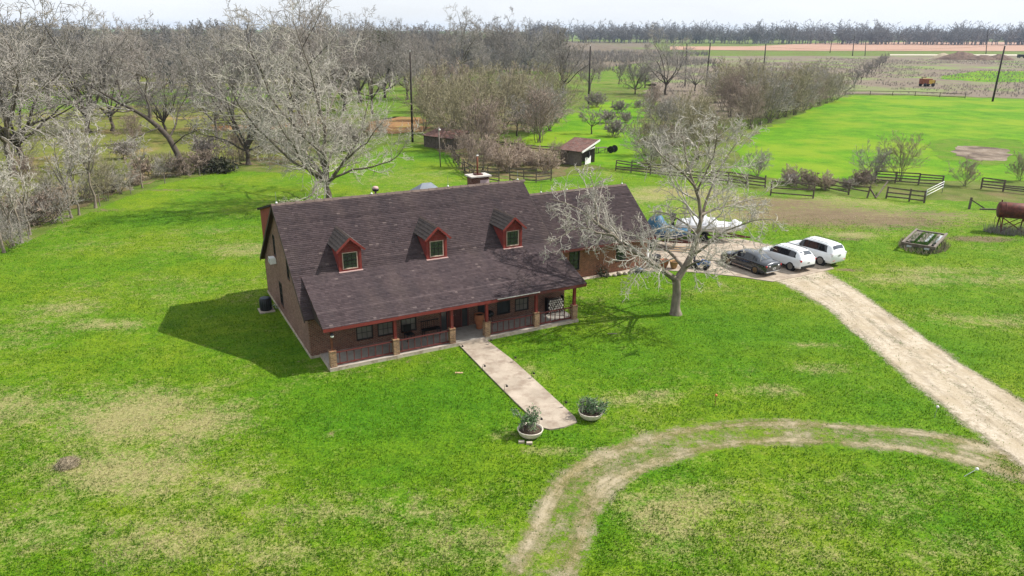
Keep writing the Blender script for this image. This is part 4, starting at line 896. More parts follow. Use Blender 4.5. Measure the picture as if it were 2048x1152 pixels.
# --- leaning tree over the fence row
B2 = (-42.67, 96.18)
y2 = 97.2
def L2(pts): return rel(pts, B2)
trc = explicit([(L2([(-42.65, 96.40, -0.11), (-43.14, 96.50, 1.38), (-43.95, 96.80, 3.02), (-44.70, 97.00, 4.67), (-45.94, 97.30, 5.97)]), .42, .33)], 9); trc[1][0][0] *= 1.3
lim = explicit([(L2([(-45.94, 97.30, 5.97), (-47.39, 97.60, 7.13), (-49.18, 98.00, 8.10), (-51.18, 98.40, 8.93), (-52.91, 98.80, 9.90), (-54.31, 99.00, 10.63), (-56.28, 99.40, 11.72)]), .33, .03),
                (L2([(-44.70, 97.00, 4.67), (-44.23, 98.50, 6.15), (-44.37, 100.00, 7.79), (-43.50, 101.00, 9.45), (-43.08, 102.00, 11.63)]), .16, .025), (L2([(-47.06, 97.50, 6.89), (-47.05, 98.00, 8.43), (-47.74, 98.60, 9.94), (-47.21, 99.00, 12.42), (-47.80, 99.50, 14.25)]), .17, .025),
                (L2([(-49.30, 98.00, 8.16), (-49.62, 96.50, 8.00), (-50.40, 95.00, 8.27), (-51.80, 94.00, 8.00), (-53.22, 93.50, 7.31)]), .14, .02), (L2([(-51.37, 98.40, 8.99), (-51.34, 99.50, 10.48), (-52.06, 100.50, 12.31), (-51.42, 101.00, 14.48)]), .13, .02), (L2([(-45.94, 97.30, 5.97), (-46.31, 95.50, 5.75), (-47.60, 94.00, 5.13), (-49.14, 93.00, 4.20)]), .10, .02),
                (L2([(-44.32, 97.00, 3.77), (-42.04, 95.80, 5.23), (-39.68, 95.00, 6.11), (-37.61, 94.50, 5.93)]), .10, .02)], 12)
data = bare_tree(5, 16, .4, .021, 7, 5, 4, 1, trunk=trc, limbs=lim, l2=(.22, .42), wig=.2)
tree_obj('leaning_tree', data, 'bark_dark', 'twig_grey', B2, 'dark leaning tree bent far over the brush beside the lawn edge')

# --- prototypes of the pecans around the fields
PEC = [proto('bare_tree', bare_tree(101 + i, 21, .42, 0.026, 9, 7, 5, 0, fork=f_, n=n_, spread=sp_, leaders=ld_, wig=.23, l2=(.28, .55), l4=(.4, .75), up2=.02, tmin=.22), mt_, mc_)
       for i, (f_, n_, sp_, ld_, mt_, mc_) in enumerate([(.17, 8, (25, 70), 2, 'bark_dark', 'twig_grey'), (.22, 7, (20, 58), 2, 'bark_grey', 'twig_grey'), (.14, 9, (28, 76), 1, 'bark_dark', 'twig_dark'), (.19, 7, (22, 62), 3, 'bark_grey', 'twig_mauve'), (.25, 7, (25, 68), 1, 'bark_grey', 'twig_dark')])]
TALL = proto('slender_tree', bare_tree(140, 14, .17, .022, 8, 4, 4, 0, fork=.35, n=5, spread=(12, 34), leaders=2, wig=.12, l2=(.22, .42)), 'bark_pale', 'twig_pale')
ORCH = [proto('orchard_tree', bare_tree(150 + i, 6.0, .14, .028, 6, 5, 3, 0, fork=.25, n=6, spread=(22, 52), leaders=1, wig=.16, sides=(6, 4, 3, 3, 3)), 'bark_dark', mc_) for i, mc_ in enumerate(('twig_dark', 'twig_mauve'))]
# vase-shaped thicket growth and rounded bushes
def sapling(seed, h, n, spread, rmin, n2=7, n3=5, n4=3, r=.05):
    rg = np.random.default_rng(seed); az = rg.random(n) * 6.283; a = np.radians(rg.uniform(*spread, n)); st = np.stack([rg.normal(0, .25, n), rg.normal(0, .25, n), np.zeros(n)], -1)
    D = np.stack([np.sin(a) * np.cos(az), np.sin(a) * np.sin(az), np.cos(a)], -1)
    limbs = polylines(rg, st, D, h * rg.uniform(.65, 1.05, n), np.full(n, r), np.full(n, rmin), 8, .10, .04)
    b2 = spawn(rg, *limbs, n2, .18, (20, 55), (.28, .55), .6, 5, .16, .06, rmin); b3 = spawn(rg, *b2, n3, .15, (20, 60), (.35, .7), .7, 4, .2, .04, rmin)
    cr = [(*b2, 3), (*b3, 3)]
    if n4: cr.append((*spawn(rg, *b3, n4, .2, (20, 55), (.4, .7), .8, 3, .2, .03, rmin), 3))
    return tubes([(*limbs, 5)]), tubes(cr)
SAP = [proto('thicket_tree', sapling(200 + i, h_, n_ + 1, (sp_[0] + 3, sp_[1] + 12), .021, 9, 5, 3), 'bark_grey', mc_) for i, (h_, n_, sp_, mc_) in enumerate([(8.5, 7, (4, 26), 'twig_olive'), (7.5, 8, (6, 34), 'twig_brown'), (9.0, 5, (3, 22), 'twig_olive'), (7.0, 9, (8, 40), 'twig_grey')])]
BUSH = [proto('bare_bush', sapling(220 + i, 2.6, 16, (8, 62), .02, 7, 5, 3, .025), 'twig_brown', mc_, 'bush') for i, mc_ in enumerate(('twig_mauve', 'twig_brown', 'brush_tan'))]

# --- trees one can tell apart: foot, height (m), prototype, label
NAMED = [
    ((-64.42, 94.74), 22, PEC[1], 'tall twin-limbed grey tree at the outer left, foot hidden in brush', 1.0), ((-66.37, 99.71), 21, PEC[0], 'dark trunked tall tree next to the outermost left tree', 2.2),
    ((-77.00, 135.81), 24, PEC[2], 'big forked dark tree standing in the olive pasture left of the leaning tree', 4.0), ((-50.73, 128.06), 13, PEC[4], 'small straight trunked tree with low side limbs in the left pasture', .5),
    ((-37.23, 103.91), 17, PEC[2], 'twisted dark tree with gnarled limbs between leaning tree and broad tree', 2.9), ((-41.32, 140.35), 25, PEC[0], 'very tall dark tree topping the sky behind the broad pale tree', 1.7),
    ((-42.38, 165.48), 26, PEC[3], 'tallest wide crowned tree behind the house, top touching the picture edge', 3.3), ((-39.80, 197.07), 24, PEC[2], 'spreading dark tree beyond the orange dirt lot', .8),
    ((-65.22, 195.34), 23, PEC[1], 'tall grey tree far behind the twisted dark tree', 5.1), ((-20.31, 306.36), 27, PEC[1], 'tall pecan with straight double trunk beyond the thicket, left of its neighbour', 2.0),
    ((-8.69, 335.87), 28, PEC[4], 'tall pecan with thick leaning limbs beyond the thicket, right of the pair', 3.0), ((15.10, 231.41), 21, PEC[2], 'wide dark tree with low drooping limbs behind the shed', 1.4),
    ((45.29, 226.54), 19, PEC[0], 'dark spreading field tree standing among the utility poles', 4.4), ((-77.43, 160.59), 20, PEC[3], 'grey tree with short trunk seen through the leaning tree', 5.5),
    ((-27.26, 266.19), 20, PEC[3], 'bare tree at the far left corner of the thicket behind', 1.1), ((-39.20, 242.62), 22, PEC[4], 'forked tree between dirt lot and utility pole', 3.9), ((-110.05, 179.68), 21, PEC[4], 'grey tree on the green strip left of the forked dark tree', 2.5),
    ((-84.94, 201.01), 19, PEC[1], 'upright grey tree beyond the small straight tree', .2), ((-28.53, 205.00), 15, PEC[0], 'low wide tree leaning behind the near utility pole', 3.5), ((6.99, 322.82), 21, PEC[0], 'tree crown showing between the tall pecans and the wide dark tree', 6.0)]
for loc, h, pr, lab, rz in NAMED: put(pr, loc, lab, None, rz, h / 21 * 1.0)
for (p, lab, s, rz) in (((-43.84, 63.60), 'white stemmed sapling at the lawn edge nearest the left border', .62, 0.3), ((-43.94, 62.63), 'thin pale sapling leaning left beside the white stemmed one', .5, 1.8), ((-44.62, 72.83), 'thin straight sapling where the lawn meets the brush', .66, 2.2), ((-44.57, 74.11), 'crooked grey sapling just right of the thin straight one', .62, 4.0), ((-44.56, 77.25), 'pale thick stemmed sapling, last of the lawn edge row', .78, 5.2), ((-43.52, 60.64), 'pale sapling cut by the left picture edge', .66, 3.0)):
    put(TALL, p, lab, None, rz, s)
for (p, lab, s) in (((25.34, 286.88), 'small orchard tree left of the utility pole on the clearing', 1.0), ((33.44, 299.33), 'small orchard tree right of the utility pole on the clearing', 1.0), ((37.58, 272.11), 'low orchard tree with pale stem on the clearing', 1.05), ((45.21, 294.54), 'slim orchard tree at the end of the clearing', .9),
                    ((68.92, 322.47), 'small tree close to the leftmost of three utility poles', 1.0), ((85.11, 324.20), 'small tree right of the tallest field pole', 1.1), ((101.94, 333.16), 'small thin tree left of the farthest big pole', 1.0), ((14.56, 138.85), 'crooked fruit tree right behind the shed', .78), ((0.73, 135.49), 'forked fruit tree in the grass behind the pen', .85)):
    put(R.choice(ORCH), p, lab, None, None, s * 1.25)
for i in range(8): put(ORCH[i % 2], ((115.89, 260.01)[0] + ((219.09, 455.44)[0] - (115.89, 260.01)[0]) * i / 7, (115.89, 260.01)[1] + ((219.09, 455.44)[1] - (115.89, 260.01)[1]) * i / 7), 'young grey tree in the straight row beyond the bright pasture', 'row of young trees beyond the pasture', None, 1.15)

# --- more pasture trees and wood-edge trees
MT = [((-74.23, 138.73), 16), ((-64.70, 139.20), 14), ((-51.91, 139.83), 17), ((-43.28, 152.69), 20), ((-93.08, 137.80), 19), ((-69.31, 178.76), 20), ((-53.48, 194.78), 23), ((-50.51, 209.49), 23), ((-39.19, 176.11), 20), ((-31.70, 170.14), 17), ((-35.53, 210.58), 20), ((-125.70, 191.20), 22), ((-103.78, 192.70), 22), ((-105.55, 215.06), 22), ((-79.39, 217.05), 23), ((-28.81, 235.48), 17), ((-54.36, 254.31), 22), ((-38.96, 275.30), 21), ((-19.92, 240.15), 14), ((-11.45, 262.78), 16), ((-1.12, 258.99), 15), ((11.37, 274.80), 16), ((24.12, 239.76), 12), ((43.77, 253.87), 12), ((36.66, 229.44), 11), ((57.75, 242.49), 12)]
for i, (p, h) in enumerate(MT): put(PEC[(i * 2 + i // 5) % 5], p, 'tree', 'trees of the left pasture and wood edge', None, h / 21 * R.uniform(.9, 1.08))
FE = [(-44.79, 66.30), (-45.19, 70.77), (-45.03, 80.63), (-44.51, 87.75), (-43.80, 62.01), (-47.51, 74.03), (-47.53, 66.23), (-45.48, 84.31)]
for i, p in enumerate(FE): put((TALL, SAP[3], SAP[0])[i % 3], p, 'sapling', 'saplings of the lawn edge brush', None, R.uniform(.42, .62) if i % 3 else R.uniform(.4, .58))
PB = [(-63.94, 107.95), (-56.78, 108.23), (-58.50, 88.50), (-56.09, 97.49), (-45.24, 108.67), (-39.56, 107.15), (-35.80, 109.04), (-35.69, 117.61), (-61.87, 121.80), (-69.37, 102.72), (-43.54, 128.39), (-34.95, 125.23), (-31.32, 106.19), (-25.88, 118.02), (-24.64, 126.27), (-24.12, 135.65), (-29.64, 127.81), (-30.60, 117.82)]
for i, p in enumerate(PB): put((SAP[3], BUSH[0], SAP[1])[i % 3], p, 'brush', 'scattered brush of the left pasture', None, R.uniform(.45, .75) if i % 3 != 1 else R.uniform(.9, 1.5))
# one tree keeps its olive leaves
o = put(PEC[1], (-53.38, 309.44), 'olive leaved tree keeping its foliage among the bare wood', None, .6, .95); rg = np.random.default_rng(4); n = 2600; q = rg.normal(0, 1, (n, 3)); q /= np.linalg.norm(q, axis=1)[:, None]; q = q * (rg.random(n) ** .35)[:, None] * [5.5, 5.5, 4.2] + [0, 0, 13.5] + rg.normal(0, 1.1, (14, 3))[rg.integers(0, 14, n)]; d = rg.normal(0, .33, (n, 2, 3))
simple('leaf_olive', (.075, .085, .02), .7, .3, 1.0); tag(np_mesh('foliage', np.stack([q - d[:, 0], q + d[:, 0], q + d[:, 1]], 1).reshape(-1, 3), np.arange(3 * n).reshape(-1, 3), 'leaf_olive', o), kind='stuff')

# --- thicket behind the house and the hedgerow along the pasture
TH_P = [(-16.63, 141.57), (-17.37, 159.34), (-13.41, 137.51), (-15.14, 174.30), (-11.86, 147.05), (-10.44, 155.30), (-8.10, 133.13), (-8.82, 174.68), (-6.51, 143.53), (-4.34, 127.17), (-4.26, 155.63), (-3.24, 186.52), (-1.58, 147.57), (0.42, 165.02), (1.80, 142.48), (3.65, 193.29), (4.46, 160.55), (4.63, 127.56), (7.41, 175.66), (7.04, 142.74), (8.92, 156.34), (-14.43, 206.00), (-7.95, 214.18), (-0.91, 214.70), (8.00, 207.58), (-19.15, 198.49), (-20.87, 173.95), (4.07, 138.35), (-6.86, 118.81), (-5.05, 113.92), (-10.07, 124.05)]
for i, p in enumerate(TH_P): put(SAP[i % 4], p, 'bare olive and brown stemmed tree in the dense thicket behind the house', 'thicket trees behind the house', None, R.uniform(.85, 1.35))
HR = [(59.55, 203.87), (66.41, 218.00), (72.96, 225.16), (79.94, 232.78), (87.39, 240.92), (93.79, 245.40), (54.08, 203.49), (64.12, 227.97), (46.63, 147.70), (50.68, 154.31), (53.90, 157.89), (58.11, 165.39), (61.28, 169.46), (64.84, 173.74), (69.17, 180.49), (73.84, 187.76), (78.89, 195.62), (83.51, 202.67), (87.56, 208.69), (92.22, 216.67), (49.64, 163.04), (54.83, 171.10), (59.20, 177.68), (63.92, 184.76), (69.65, 192.44), (75.87, 200.77), (81.35, 208.26), (87.88, 217.95), (54.53, 181.86), (61.39, 194.47), (68.69, 203.07), (75.93, 212.39), (48.23, 167.73), (50.26, 181.60), (82.60, 219.18), (89.70, 226.41)]
for i, p in enumerate(HR): put(SAP[(i * 3 + 1) % 4], p, 'bare grey brown tree in the hedgerow along the bright pasture', 'hedgerow trees along the pasture', None, R.uniform(.8, 1.3))
MIX = [(30.26, 166.71), (28.47, 145.27), (36.82, 177.43), (34.59, 153.46), (34.49, 144.09), (23.94, 125.52), (27.94, 128.60), (23.60, 115.07), (27.84, 120.25), (25.77, 143.66), (40.32, 162.53), (20.48, 114.94), (30.98, 188.71), (48.06, 189.80), (35.44, 192.78), (30.61, 143.90), (30.14, 134.90), (30.55, 128.71), (31.60, 125.86), (37.90, 144.26), (35.35, 128.93), (32.15, 162.08), (19.34, 103.98), (22.95, 106.14), (27.59, 110.60), (30.65, 115.35), (39.33, 170.21), (42.43, 158.14)]
for i, p in enumerate(MIX): put((SAP + BUSH)[(i * 2 + 1) % 7], p, 'mauve brown scrub bush in the tangle behind the rail fence', 'scrub between grass lane and hedgerow', None, R.uniform(.55, .95))
for p, lab, s in (((19.90, 156.07), 'round mauve bush on the grass lane, left of three', 1.1), ((23.46, 156.26), 'ragged bush on the grass lane, right of three', .95), ((18.05, 135.65), 'round mauve bush on the grass lane, nearest of three', 1.25), ((24.25, 175.58), 'upright bush on the grass lane farther than the three', 1.2), ((21.08, 189.31), 'low pale bush heap at the foot of the utility pole', 1.5)):
    put(BUSH[0], p, lab, None, None, s)
for p, lab, s, pr in (((46.64, 95.10), 'upright twiggy tree at the left end of the rear rail fence', .62, SAP[3]), ((50.27, 95.22), 'fan shaped twiggy tree growing through the rear rail fence', .66, SAP[0]), ((32.33, 97.00), 'twiggy bush by the rail fence right of the bare front tree', .5, SAP[3]), ((56.84, 92.20), 'thin twiggy tree before the dry pond', .45, SAP[1]), ((66.18, 95.75), 'tangled bush at the right border above the fence', .5, SAP[1]),
                      ((-4.08, 99.32), 'brown bush spilling over the pen rails beside the chimney flue', .62, SAP[1]), ((-6.33, 103.04), 'tall brown bush at the left corner of the pen', .66, SAP[1]), ((6.03, 105.51), 'dry tan brush against the shed corner', .45, SAP[1])):
    put(pr, p, lab, None, None, s)
for i, p in enumerate([(-1.82, 105.22), (-0.04, 103.27), (1.74, 105.35), (3.08, 102.21), (1.07, 110.47), (4.37, 99.62), (-0.71, 99.44), (-3.01, 109.42)]): put(BUSH[2], p, 'tan dead brush clump filling the old wooden pen', 'brush clumps in the pen', None, R.uniform(.9, 1.3))
for i, p in enumerate([(35.31, 91.51), (36.50, 89.72), (38.13, 89.17), (40.86, 89.85), (43.23, 91.77), (35.35, 93.42), (45.38, 93.74)]): put(BUSH[i % 3], p, 'pale dry brush caught along the rail fence before the pasture', 'dry brush along the rail fence', None, R.uniform(.55, .85))
LB = [(-46.10, 64.88), (-46.56, 69.95), (-47.12, 75.13), (-46.94, 80.58), (-46.76, 85.10), (-45.96, 89.51), (-44.76, 94.39), (-43.61, 95.45), (-50.22, 71.85), (-50.33, 79.73), (-41.70, 98.00), (-48.73, 95.97)]
for i, p in enumerate(LB): put(BUSH[i % 3] if i % 3 else SAP[3], p, 'bare brush in the fence row along the left lawn edge', 'brush of the left fence row', None, R.uniform(.55, 1.25) if i % 3 else R.uniform(.35, .55))
for p, lab, s in (((-39.33, 98.45), 'dark dense bush left of the broad pale tree', .8),):
    n = 1500; rg = np.random.default_rng(int(abs(p[0]) * 10) % 1000); q = rg.normal(0, 1, (n, 3)); q /= np.linalg.norm(q, axis=1)[:, None]; q *= (rg.random(n) ** .4)[:, None] * np.array([2.8, 1.6, 1.2]) * s; q += rg.normal(0, .8 * s, (9, 3))[rg.integers(0, 9, n)] * [1, .7, .5]; q[:, 2] = np.abs(q[:, 2] + .9 * s)
    d = rg.normal(0, 1, (n, 2, 3)) * .13; Vv = np.stack([q - d[:, 0], q + d[:, 0], q + d[:, 1]], 1).reshape(-1, 3)
    o = empty('dense_bush', p, 0, lab, 'bush'); np_mesh('foliage', Vv, np.arange(3 * n).reshape(-1, 3), 'leaf_dark', o)
    np_mesh('stems', *sapling(9, 2.4 * s, 9, (10, 60), .02, 4, 3, 0)[0], 'bark_dark', o)

# --- woods in the distance: single trees as far as they can be told apart
WOODM = [bare_tree(300 + i, 20, .40, .050, 8, 6, 4, 1, fork=f_, n=7, spread=sp_, leaders=2, wig=.18, l2=(.26, .5), sides=(5, 4, 3, 3, 3), tmin=.2) for i, (f_, sp_) in enumerate([(.2, (25, 62)), (.26, (20, 50)), (.16, (28, 66))])]
WOOD = []
for i, (tk, cr) in enumerate(WOODM):
    v_ = np.concatenate([tk[0], cr[0]]); f_ = np.concatenate([tk[1], cr[1] + len(tk[0])]); o = np_mesh('bare_tree', v_, f_, ('twig_wood', 'twig_dark', 'twig_wood')[i]); o['category'] = 'tree'; o['fresh'] = 1; WOOD.append(o)
rw = random.Random(11); cnt = 0
spots = []
for k in range(4000):
    if cnt >= 295: break
    x, y = rw.uniform(-420, 200), 225 + 330 * rw.random() ** 1.4
    if abs(x) > y * .78: continue
    if x > -60 and y < 300 + max(x, 0) * .9: continue
    if x > y * .055: continue
    if any((x - a) ** 2 + (y - b_) ** 2 < 8 ** 2 for a, b_ in spots): continue
    spots.append((x, y)); cnt += 1
    put(WOOD[rw.randrange(3)], (x, y), 'bare tree in the distant wood along the skyline left and centre', 'trees of the distant wood', rw.uniform(0, 6.28), rw.uniform(.62, 1.12))
def cheap_tree(sd):
    rg = np.random.default_rng(sd); trunk, limbs = auto_limbs(rg, 18, .45, fork=.2, n=7, spread=(18, 62), leaders=2, wig=.15)
    limbs = (limbs[0][:, ::2], limbs[1][:, ::2]); b2 = spawn(rg, *limbs, 5, .15, (30, 65), (.3, .55), .6, 3, .2, .05, .12); b3 = spawn(rg, *b2, 3, .1, (25, 70), (.4, .7), .8, 2, .2, .04, .11)
    return tubes([(trunk[0][:, ::3], trunk[1][:, ::3], 4), (*limbs, 3), (*b2, 3), (*b3, 3)])
def far_wood(name, pts, mat, sd, lab):
    """the wood on the horizon, which reads as one mass"""
    rg = np.random.default_rng(sd); VS = []; FS = []; base = 0; SM = [cheap_tree(400 + i) for i in range(4)]
    for x, y, s in pts:
        vv, ff = SM[rg.integers(4)]; a = rg.random() * 6.28; c_, s_ = math.cos(a), math.sin(a)
        w = vv * s; VS.append(np.stack([w[:, 0] * c_ - w[:, 1] * s_ + x, w[:, 0] * s_ + w[:, 1] * c_ + y, w[:, 2] - .8], -1)); FS.append(ff + base); base += len(vv)
    tag(np_mesh(name, np.concatenate(VS), np.concatenate(FS), mat), lab, 'wood', kind='stuff')
# low bare growth covering the scrub field and the wood edges
def undergrowth(name, poly, n, h, mat, lab, sd, thr=.42):
    rg = np.random.default_rng(sd); P = np.array(poly); lo, hi = P.min(0), P.max(0); x = rg.uniform(lo[0], hi[0], n * 6); y = rg.uniform(lo[1], hi[1], n * 6); k = in_poly(x, y, poly) & (vnoise(x, y, .03, sd) * .7 + vnoise(x, y, .11, sd + 1) * .3 > thr); x, y = x[k][:n], y[k][:n]; n = len(x)
    m_ = 8; X = np.repeat(x, m_); Y = np.repeat(y, m_); hh = h * rg.uniform(.4, 1.2, n * m_); a = rg.random(n * m_) * 6.283; l_ = hh * rg.uniform(.05, .6, n * m_); w = .03 + .02 * h; b_ = rg.random(n * m_) * 6.283; N = n * m_
    Vv = np.stack([np.stack([X - np.cos(b_) * w, Y - np.sin(b_) * w, np.zeros(N)], -1), np.stack([X + np.cos(b_) * w, Y + np.sin(b_) * w, np.zeros(N)], -1), np.stack([X + np.cos(a) * l_, Y + np.sin(a) * l_, hh], -1)], 1).reshape(-1, 3)
    tag(np_mesh(name, Vv, np.arange(3 * N).reshape(-1, 3), mat), lab, 'brush', kind='stuff')
undergrowth('field_brush', [(39.11, 226.07), (60.59, 328.66), (93.85, 478.70), (240.52, 553.43), (348.76, 502.72), (156.03, 221.24), (127.68, 236.47), (105.29, 238.48), (76.69, 218.75), (46.79, 189.72)], 7500, .8, 'twig_mauve', 'low mauve brown brush covering the scrub field', 5)
undergrowth('wood_brush', [(-420, 640), (-330, 300), (-190, 262), (-60, 300), (20, 330), (110, 430), (160, 640)], 9000, 3.6, 'twig_dark', 'grey undergrowth below the distant wood', 6)
undergrowth('pasture_weeds', [(-47.53, 66.23), (-80.02, 115.76), (-82.67, 139.74), (-61.89, 148.41), (-36.87, 117.56), (-39.12, 105.90), (-45.51, 96.08), (-47.48, 83.70), (-47.04, 69.94)], 2600, .55, 'twig_olive', 'thin olive weeds in the pasture under the left trees', 8)
pts = []
for k in range(4200):
    if len(pts) > 760: break
    if k % 3 == 0: x, y = rw.uniform(-720, 60), rw.uniform(540, 860)
    else: x, y = rw.uniform(20, 1040), rw.uniform(1090, 1210)
    if k % 3 == 0 and x > y * .05: continue
    if k % 3 and x < y * .0: continue
    if abs(x) < y * .8: pts.append((x, y, rw.uniform(.7, 1.25) * (1.45 if y > 1050 else 1)))
far_wood('far_wood', pts, 'twig_wood', 3, 'dark bluish wood closing the horizon beyond the tilled field')
# labels that count along each row, as the rows are seen from the house side
ORD = 'first second third fourth fifth sixth seventh eighth ninth tenth eleventh twelfth thirteenth fourteenth fifteenth sixteenth seventeenth eighteenth nineteenth twentieth twenty-first twenty-second twenty-third twenty-fourth twenty-fifth twenty-sixth twenty-seventh twenty-eighth twenty-ninth thirtieth thirty-first thirty-second thirty-third thirty-fourth thirty-fifth thirty-sixth thirty-seventh thirty-eighth thirty-ninth fortieth forty-first forty-second'.split()
for grp, txt in (('scattered brush of the left pasture', 'loose grey brush clump in the pasture under the trees, {} from the left'), ('trees of the left pasture and wood edge', 'bare tree between left pasture and far wood, {} from the left'), ('saplings of the lawn edge brush', 'slim bare sapling in the lawn edge brush, {} from the left'), ('thicket trees behind the house', 'bare olive brown tree of the thicket behind the house, {} from the left'), ('hedgerow trees along the pasture', 'bare grey brown hedgerow tree along the bright pasture, {} from the left'), ('scrub between grass lane and hedgerow', 'scrub bush in the tangle behind the rail fence, {} from the left'),
                 ('brush clumps in the pen', 'tan dead brush clump in the old pen, {} from the left'), ('dry brush along the rail fence', 'pale dry brush along the pasture rail fence, {} from the left'), ('brush of the left fence row', 'bare brush of the lawn edge fence row, {} from the left'), ('row of young trees beyond the pasture', 'young grey tree in the straight row beyond the pasture, {} from the left')):
    mem = sorted([o for o in scene.objects if o.get('group') == grp and o.parent is None], key=lambda o: o.location.x / max(o.location.y, 1))
    for i, o in enumerate(mem): o['label'] = txt.format(ORD[i])
# ------------------------------------------------------------------ vehicles
def catmull(xs, ys, x):
    i = int(np.clip(np.searchsorted(xs, x) - 1, 0, len(xs) - 2)); h = (x - xs[i]) / (xs[i + 1] - xs[i])
    m0 = (ys[i + 1] - ys[i - 1]) / (xs[i + 1] - xs[i - 1]) if i > 0 else (ys[1] - ys[0]) / (xs[1] - xs[0])
    m1 = (ys[i + 2] - ys[i]) / (xs[i + 2] - xs[i]) if i + 2 < len(xs) else (ys[-1] - ys[-2]) / (xs[-1] - xs[-2])
    d = xs[i + 1] - xs[i]; dl = (ys[i + 1] - ys[i]) / d
    if dl == 0: m0 = m1 = 0
    else:
        m0 = dl * max(0, min(3, m0 / dl)); m1 = dl * max(0, min(3, m1 / dl))
    return (2 * h ** 3 - 3 * h * h + 1) * ys[i] + (h ** 3 - 2 * h * h + h) * d * m0 + (-2 * h ** 3 + 3 * h * h) * ys[i + 1] + (h ** 3 - h * h) * d * m1
def car(name, loc, heading, st, paint, wb, wr, tw, sidewin, wind, rear, label, clad=None, lights=(), plate=(), rim='rim_alloy', spokes=10, rack=False, crown=.045, deckgap=None):
    st = np.array(st, float); xs = st[:, 0]
    root = empty(name, loc, heading, label, 'car')
    def sec(x):
        zb, w, zsh, wsh, zr, wr_ = (catmull(xs, st[:, i], x) for i in range(1, 7))
        return [(w * .82, zb), (w * .97, zb + .05), (w, zb + .24), (w * .995, zsh - .13), (wsh + (w - wsh) * .5, zsh - .02), (wsh, zsh + .025), (wr_ + (wsh - wr_) * .14, zr - max(.03, .10 * (zr - zsh))), (wr_ * .86, zr - .005), (wr_ * .45, zr + crown * .7), (0, zr + crown)]
    m = MB(); X = np.unique(np.concatenate([np.linspace(xs[0], xs[-1], 44), xs])); rows = []
    for x in X:
        h = sec(x); rows.append([(x, y, z) for y, z in h] + [(x, -y, z) for y, z in h[-2::-1]])
    k = len(rows[0]); m.add([p for r in rows for p in r], [(i * k + j, (i + 1) * k + j, (i + 1) * k + j + 1, i * k + j + 1) for i in range(len(rows) - 1) for j in range(k - 1)] + [(i * k + k - 1, (i + 1) * k + k - 1, (i + 1) * k, i * k) for i in range(len(rows) - 1)] + [tuple(range(k)), tuple(range((len(rows) - 1) * k + k - 1, (len(rows) - 1) * k - 1, -1))])
    body = m.build('body', paint, root, True)
    def side_pt(x, f, s, off=.010):
        h = sec(x); a, b = h[5], h[6]; y = a[0] + (b[0] - a[0]) * f; z = a[1] + (b[1] - a[1]) * f
        return (x, s * (y + off), z + off * .4)
    for s in (1, -1):
        q = []; xa, xb_ = sidewin[-1][0], sidewin[0][1]
        for i in range(13):
            x = xa + (xb_ - xa) * i / 12; q += [side_pt(x, .06, s, .006), side_pt(x, .96, s, .006)]
        q[1] = side_pt(xa + sidewin[-1][2], .96, s, .006); q[-1] = side_pt(xb_ - sidewin[0][3], .96, s, .006)
        MB().add(q, [(2 * i, 2 * i + 2, 2 * i + 3, 2 * i + 1) for i in range(12)]).build('window_surround', 'black_plastic', root, True)
        for x0, x1, cut0, cut1 in sidewin:
            m = MB(); N = 8; q = []
            for i in range(N + 1):
                x = x0 + (x1 - x0) * i / N; q += [side_pt(x, .10, s), side_pt(x, .93, s)]
            # slanted ends
            q[1] = side_pt(x0 + cut0, .93, s); q[-1] = side_pt(x1 - cut1, .93, s)
            m.add(q, [(2 * i, 2 * i + 2, 2 * i + 3, 2 * i + 1) for i in range(N)]); m.build('side_window', 'car_glass', root, True)
    def top_patch(x0, x1, y0f, y1f, nm, mt, off=.012):
        m = MB(); N = 6; q = []
        for i in range(N + 1):
            x = x0 + (x1 - x0) * i / N; h = sec(x); f = y0f + (y1f - y0f) * i / N
            ww = h[7][0] * f
            for j in range(7):
                y = -ww + 2 * ww * j / 6; z = np.interp(abs(y), [0, h[8][0], h[7][0]], [h[9][1], h[8][1], h[7][1]]); q.append((x + (off if x0 > 0 else -off) * .5, y, z + off))
        m.add(q, [(i * 7 + j, (i + 1) * 7 + j, (i + 1) * 7 + j + 1, i * 7 + j + 1) for i in range(N) for j in range(6)]); return m.build(nm, mt, root, True)
    top_patch(*wind, 1.0, .92, 'windshield', 'car_glass'); top_patch(*rear, .98, .98, 'rear_window', 'rear_glass')
    for sx in (wb / 2, -wb / 2):
        for s in (1, -1):
            yo = tw; Mx = Matrix.Translation((sx, s * yo, wr)) @ Matrix.Rotation(math.radians(-90 * s), 4, 'X')
            def lz(prof, n=24):
                mm = MB().lathe(prof, n); mm.v = [tuple(Mx @ Vector(p)) for p in mm.v]; return mm
            lz([(wr * 1.20, -.22), (wr * 1.20, .02), (wr * .9, .022), (0, .022)]).build('wheel_arch', 'rubber', root, True)
            w = lz([(wr * .6, -.2), (wr * .97, -.18), (wr, -.12), (wr, -.0), (wr * .95, .028), (wr * .70, .034), (wr * .66, .024)]).build('wheel', 'rubber', root, True)
            lz([(wr * .68, .0), (wr * .68, .032), (wr * .60, .028), (wr * .58, .012), (.0, .012)]).build('rim', 'black_plastic', w, True)
            mm = MB()
            for i in range(spokes):
                a = 6.283 * i / spokes; mm.bar((.05 * math.cos(a), .05 * math.sin(a), .034), (wr * .64 * math.cos(a), wr * .64 * math.sin(a), .030), .045, .02)
            mm.lathe([(.0, .03), (.07, .03), (.07, .045), (0, .045)], 12); mm.lathe([(wr * .60, .03), (wr * .68, .03), (wr * .67, .040), (wr * .61, .040)], 24)
            mm.v = [tuple(Mx @ Vector(p)) for p in mm.v]; mm.build('spokes', rim, w)
    for nm, mt, (x0, x1), (y0, y1), (z0, z1) in lights:
        for s in (1, -1): MB().box(x0, x1, *sorted((s * y0, s * y1)), z0, z1).build(nm, mt, root, True, .02)
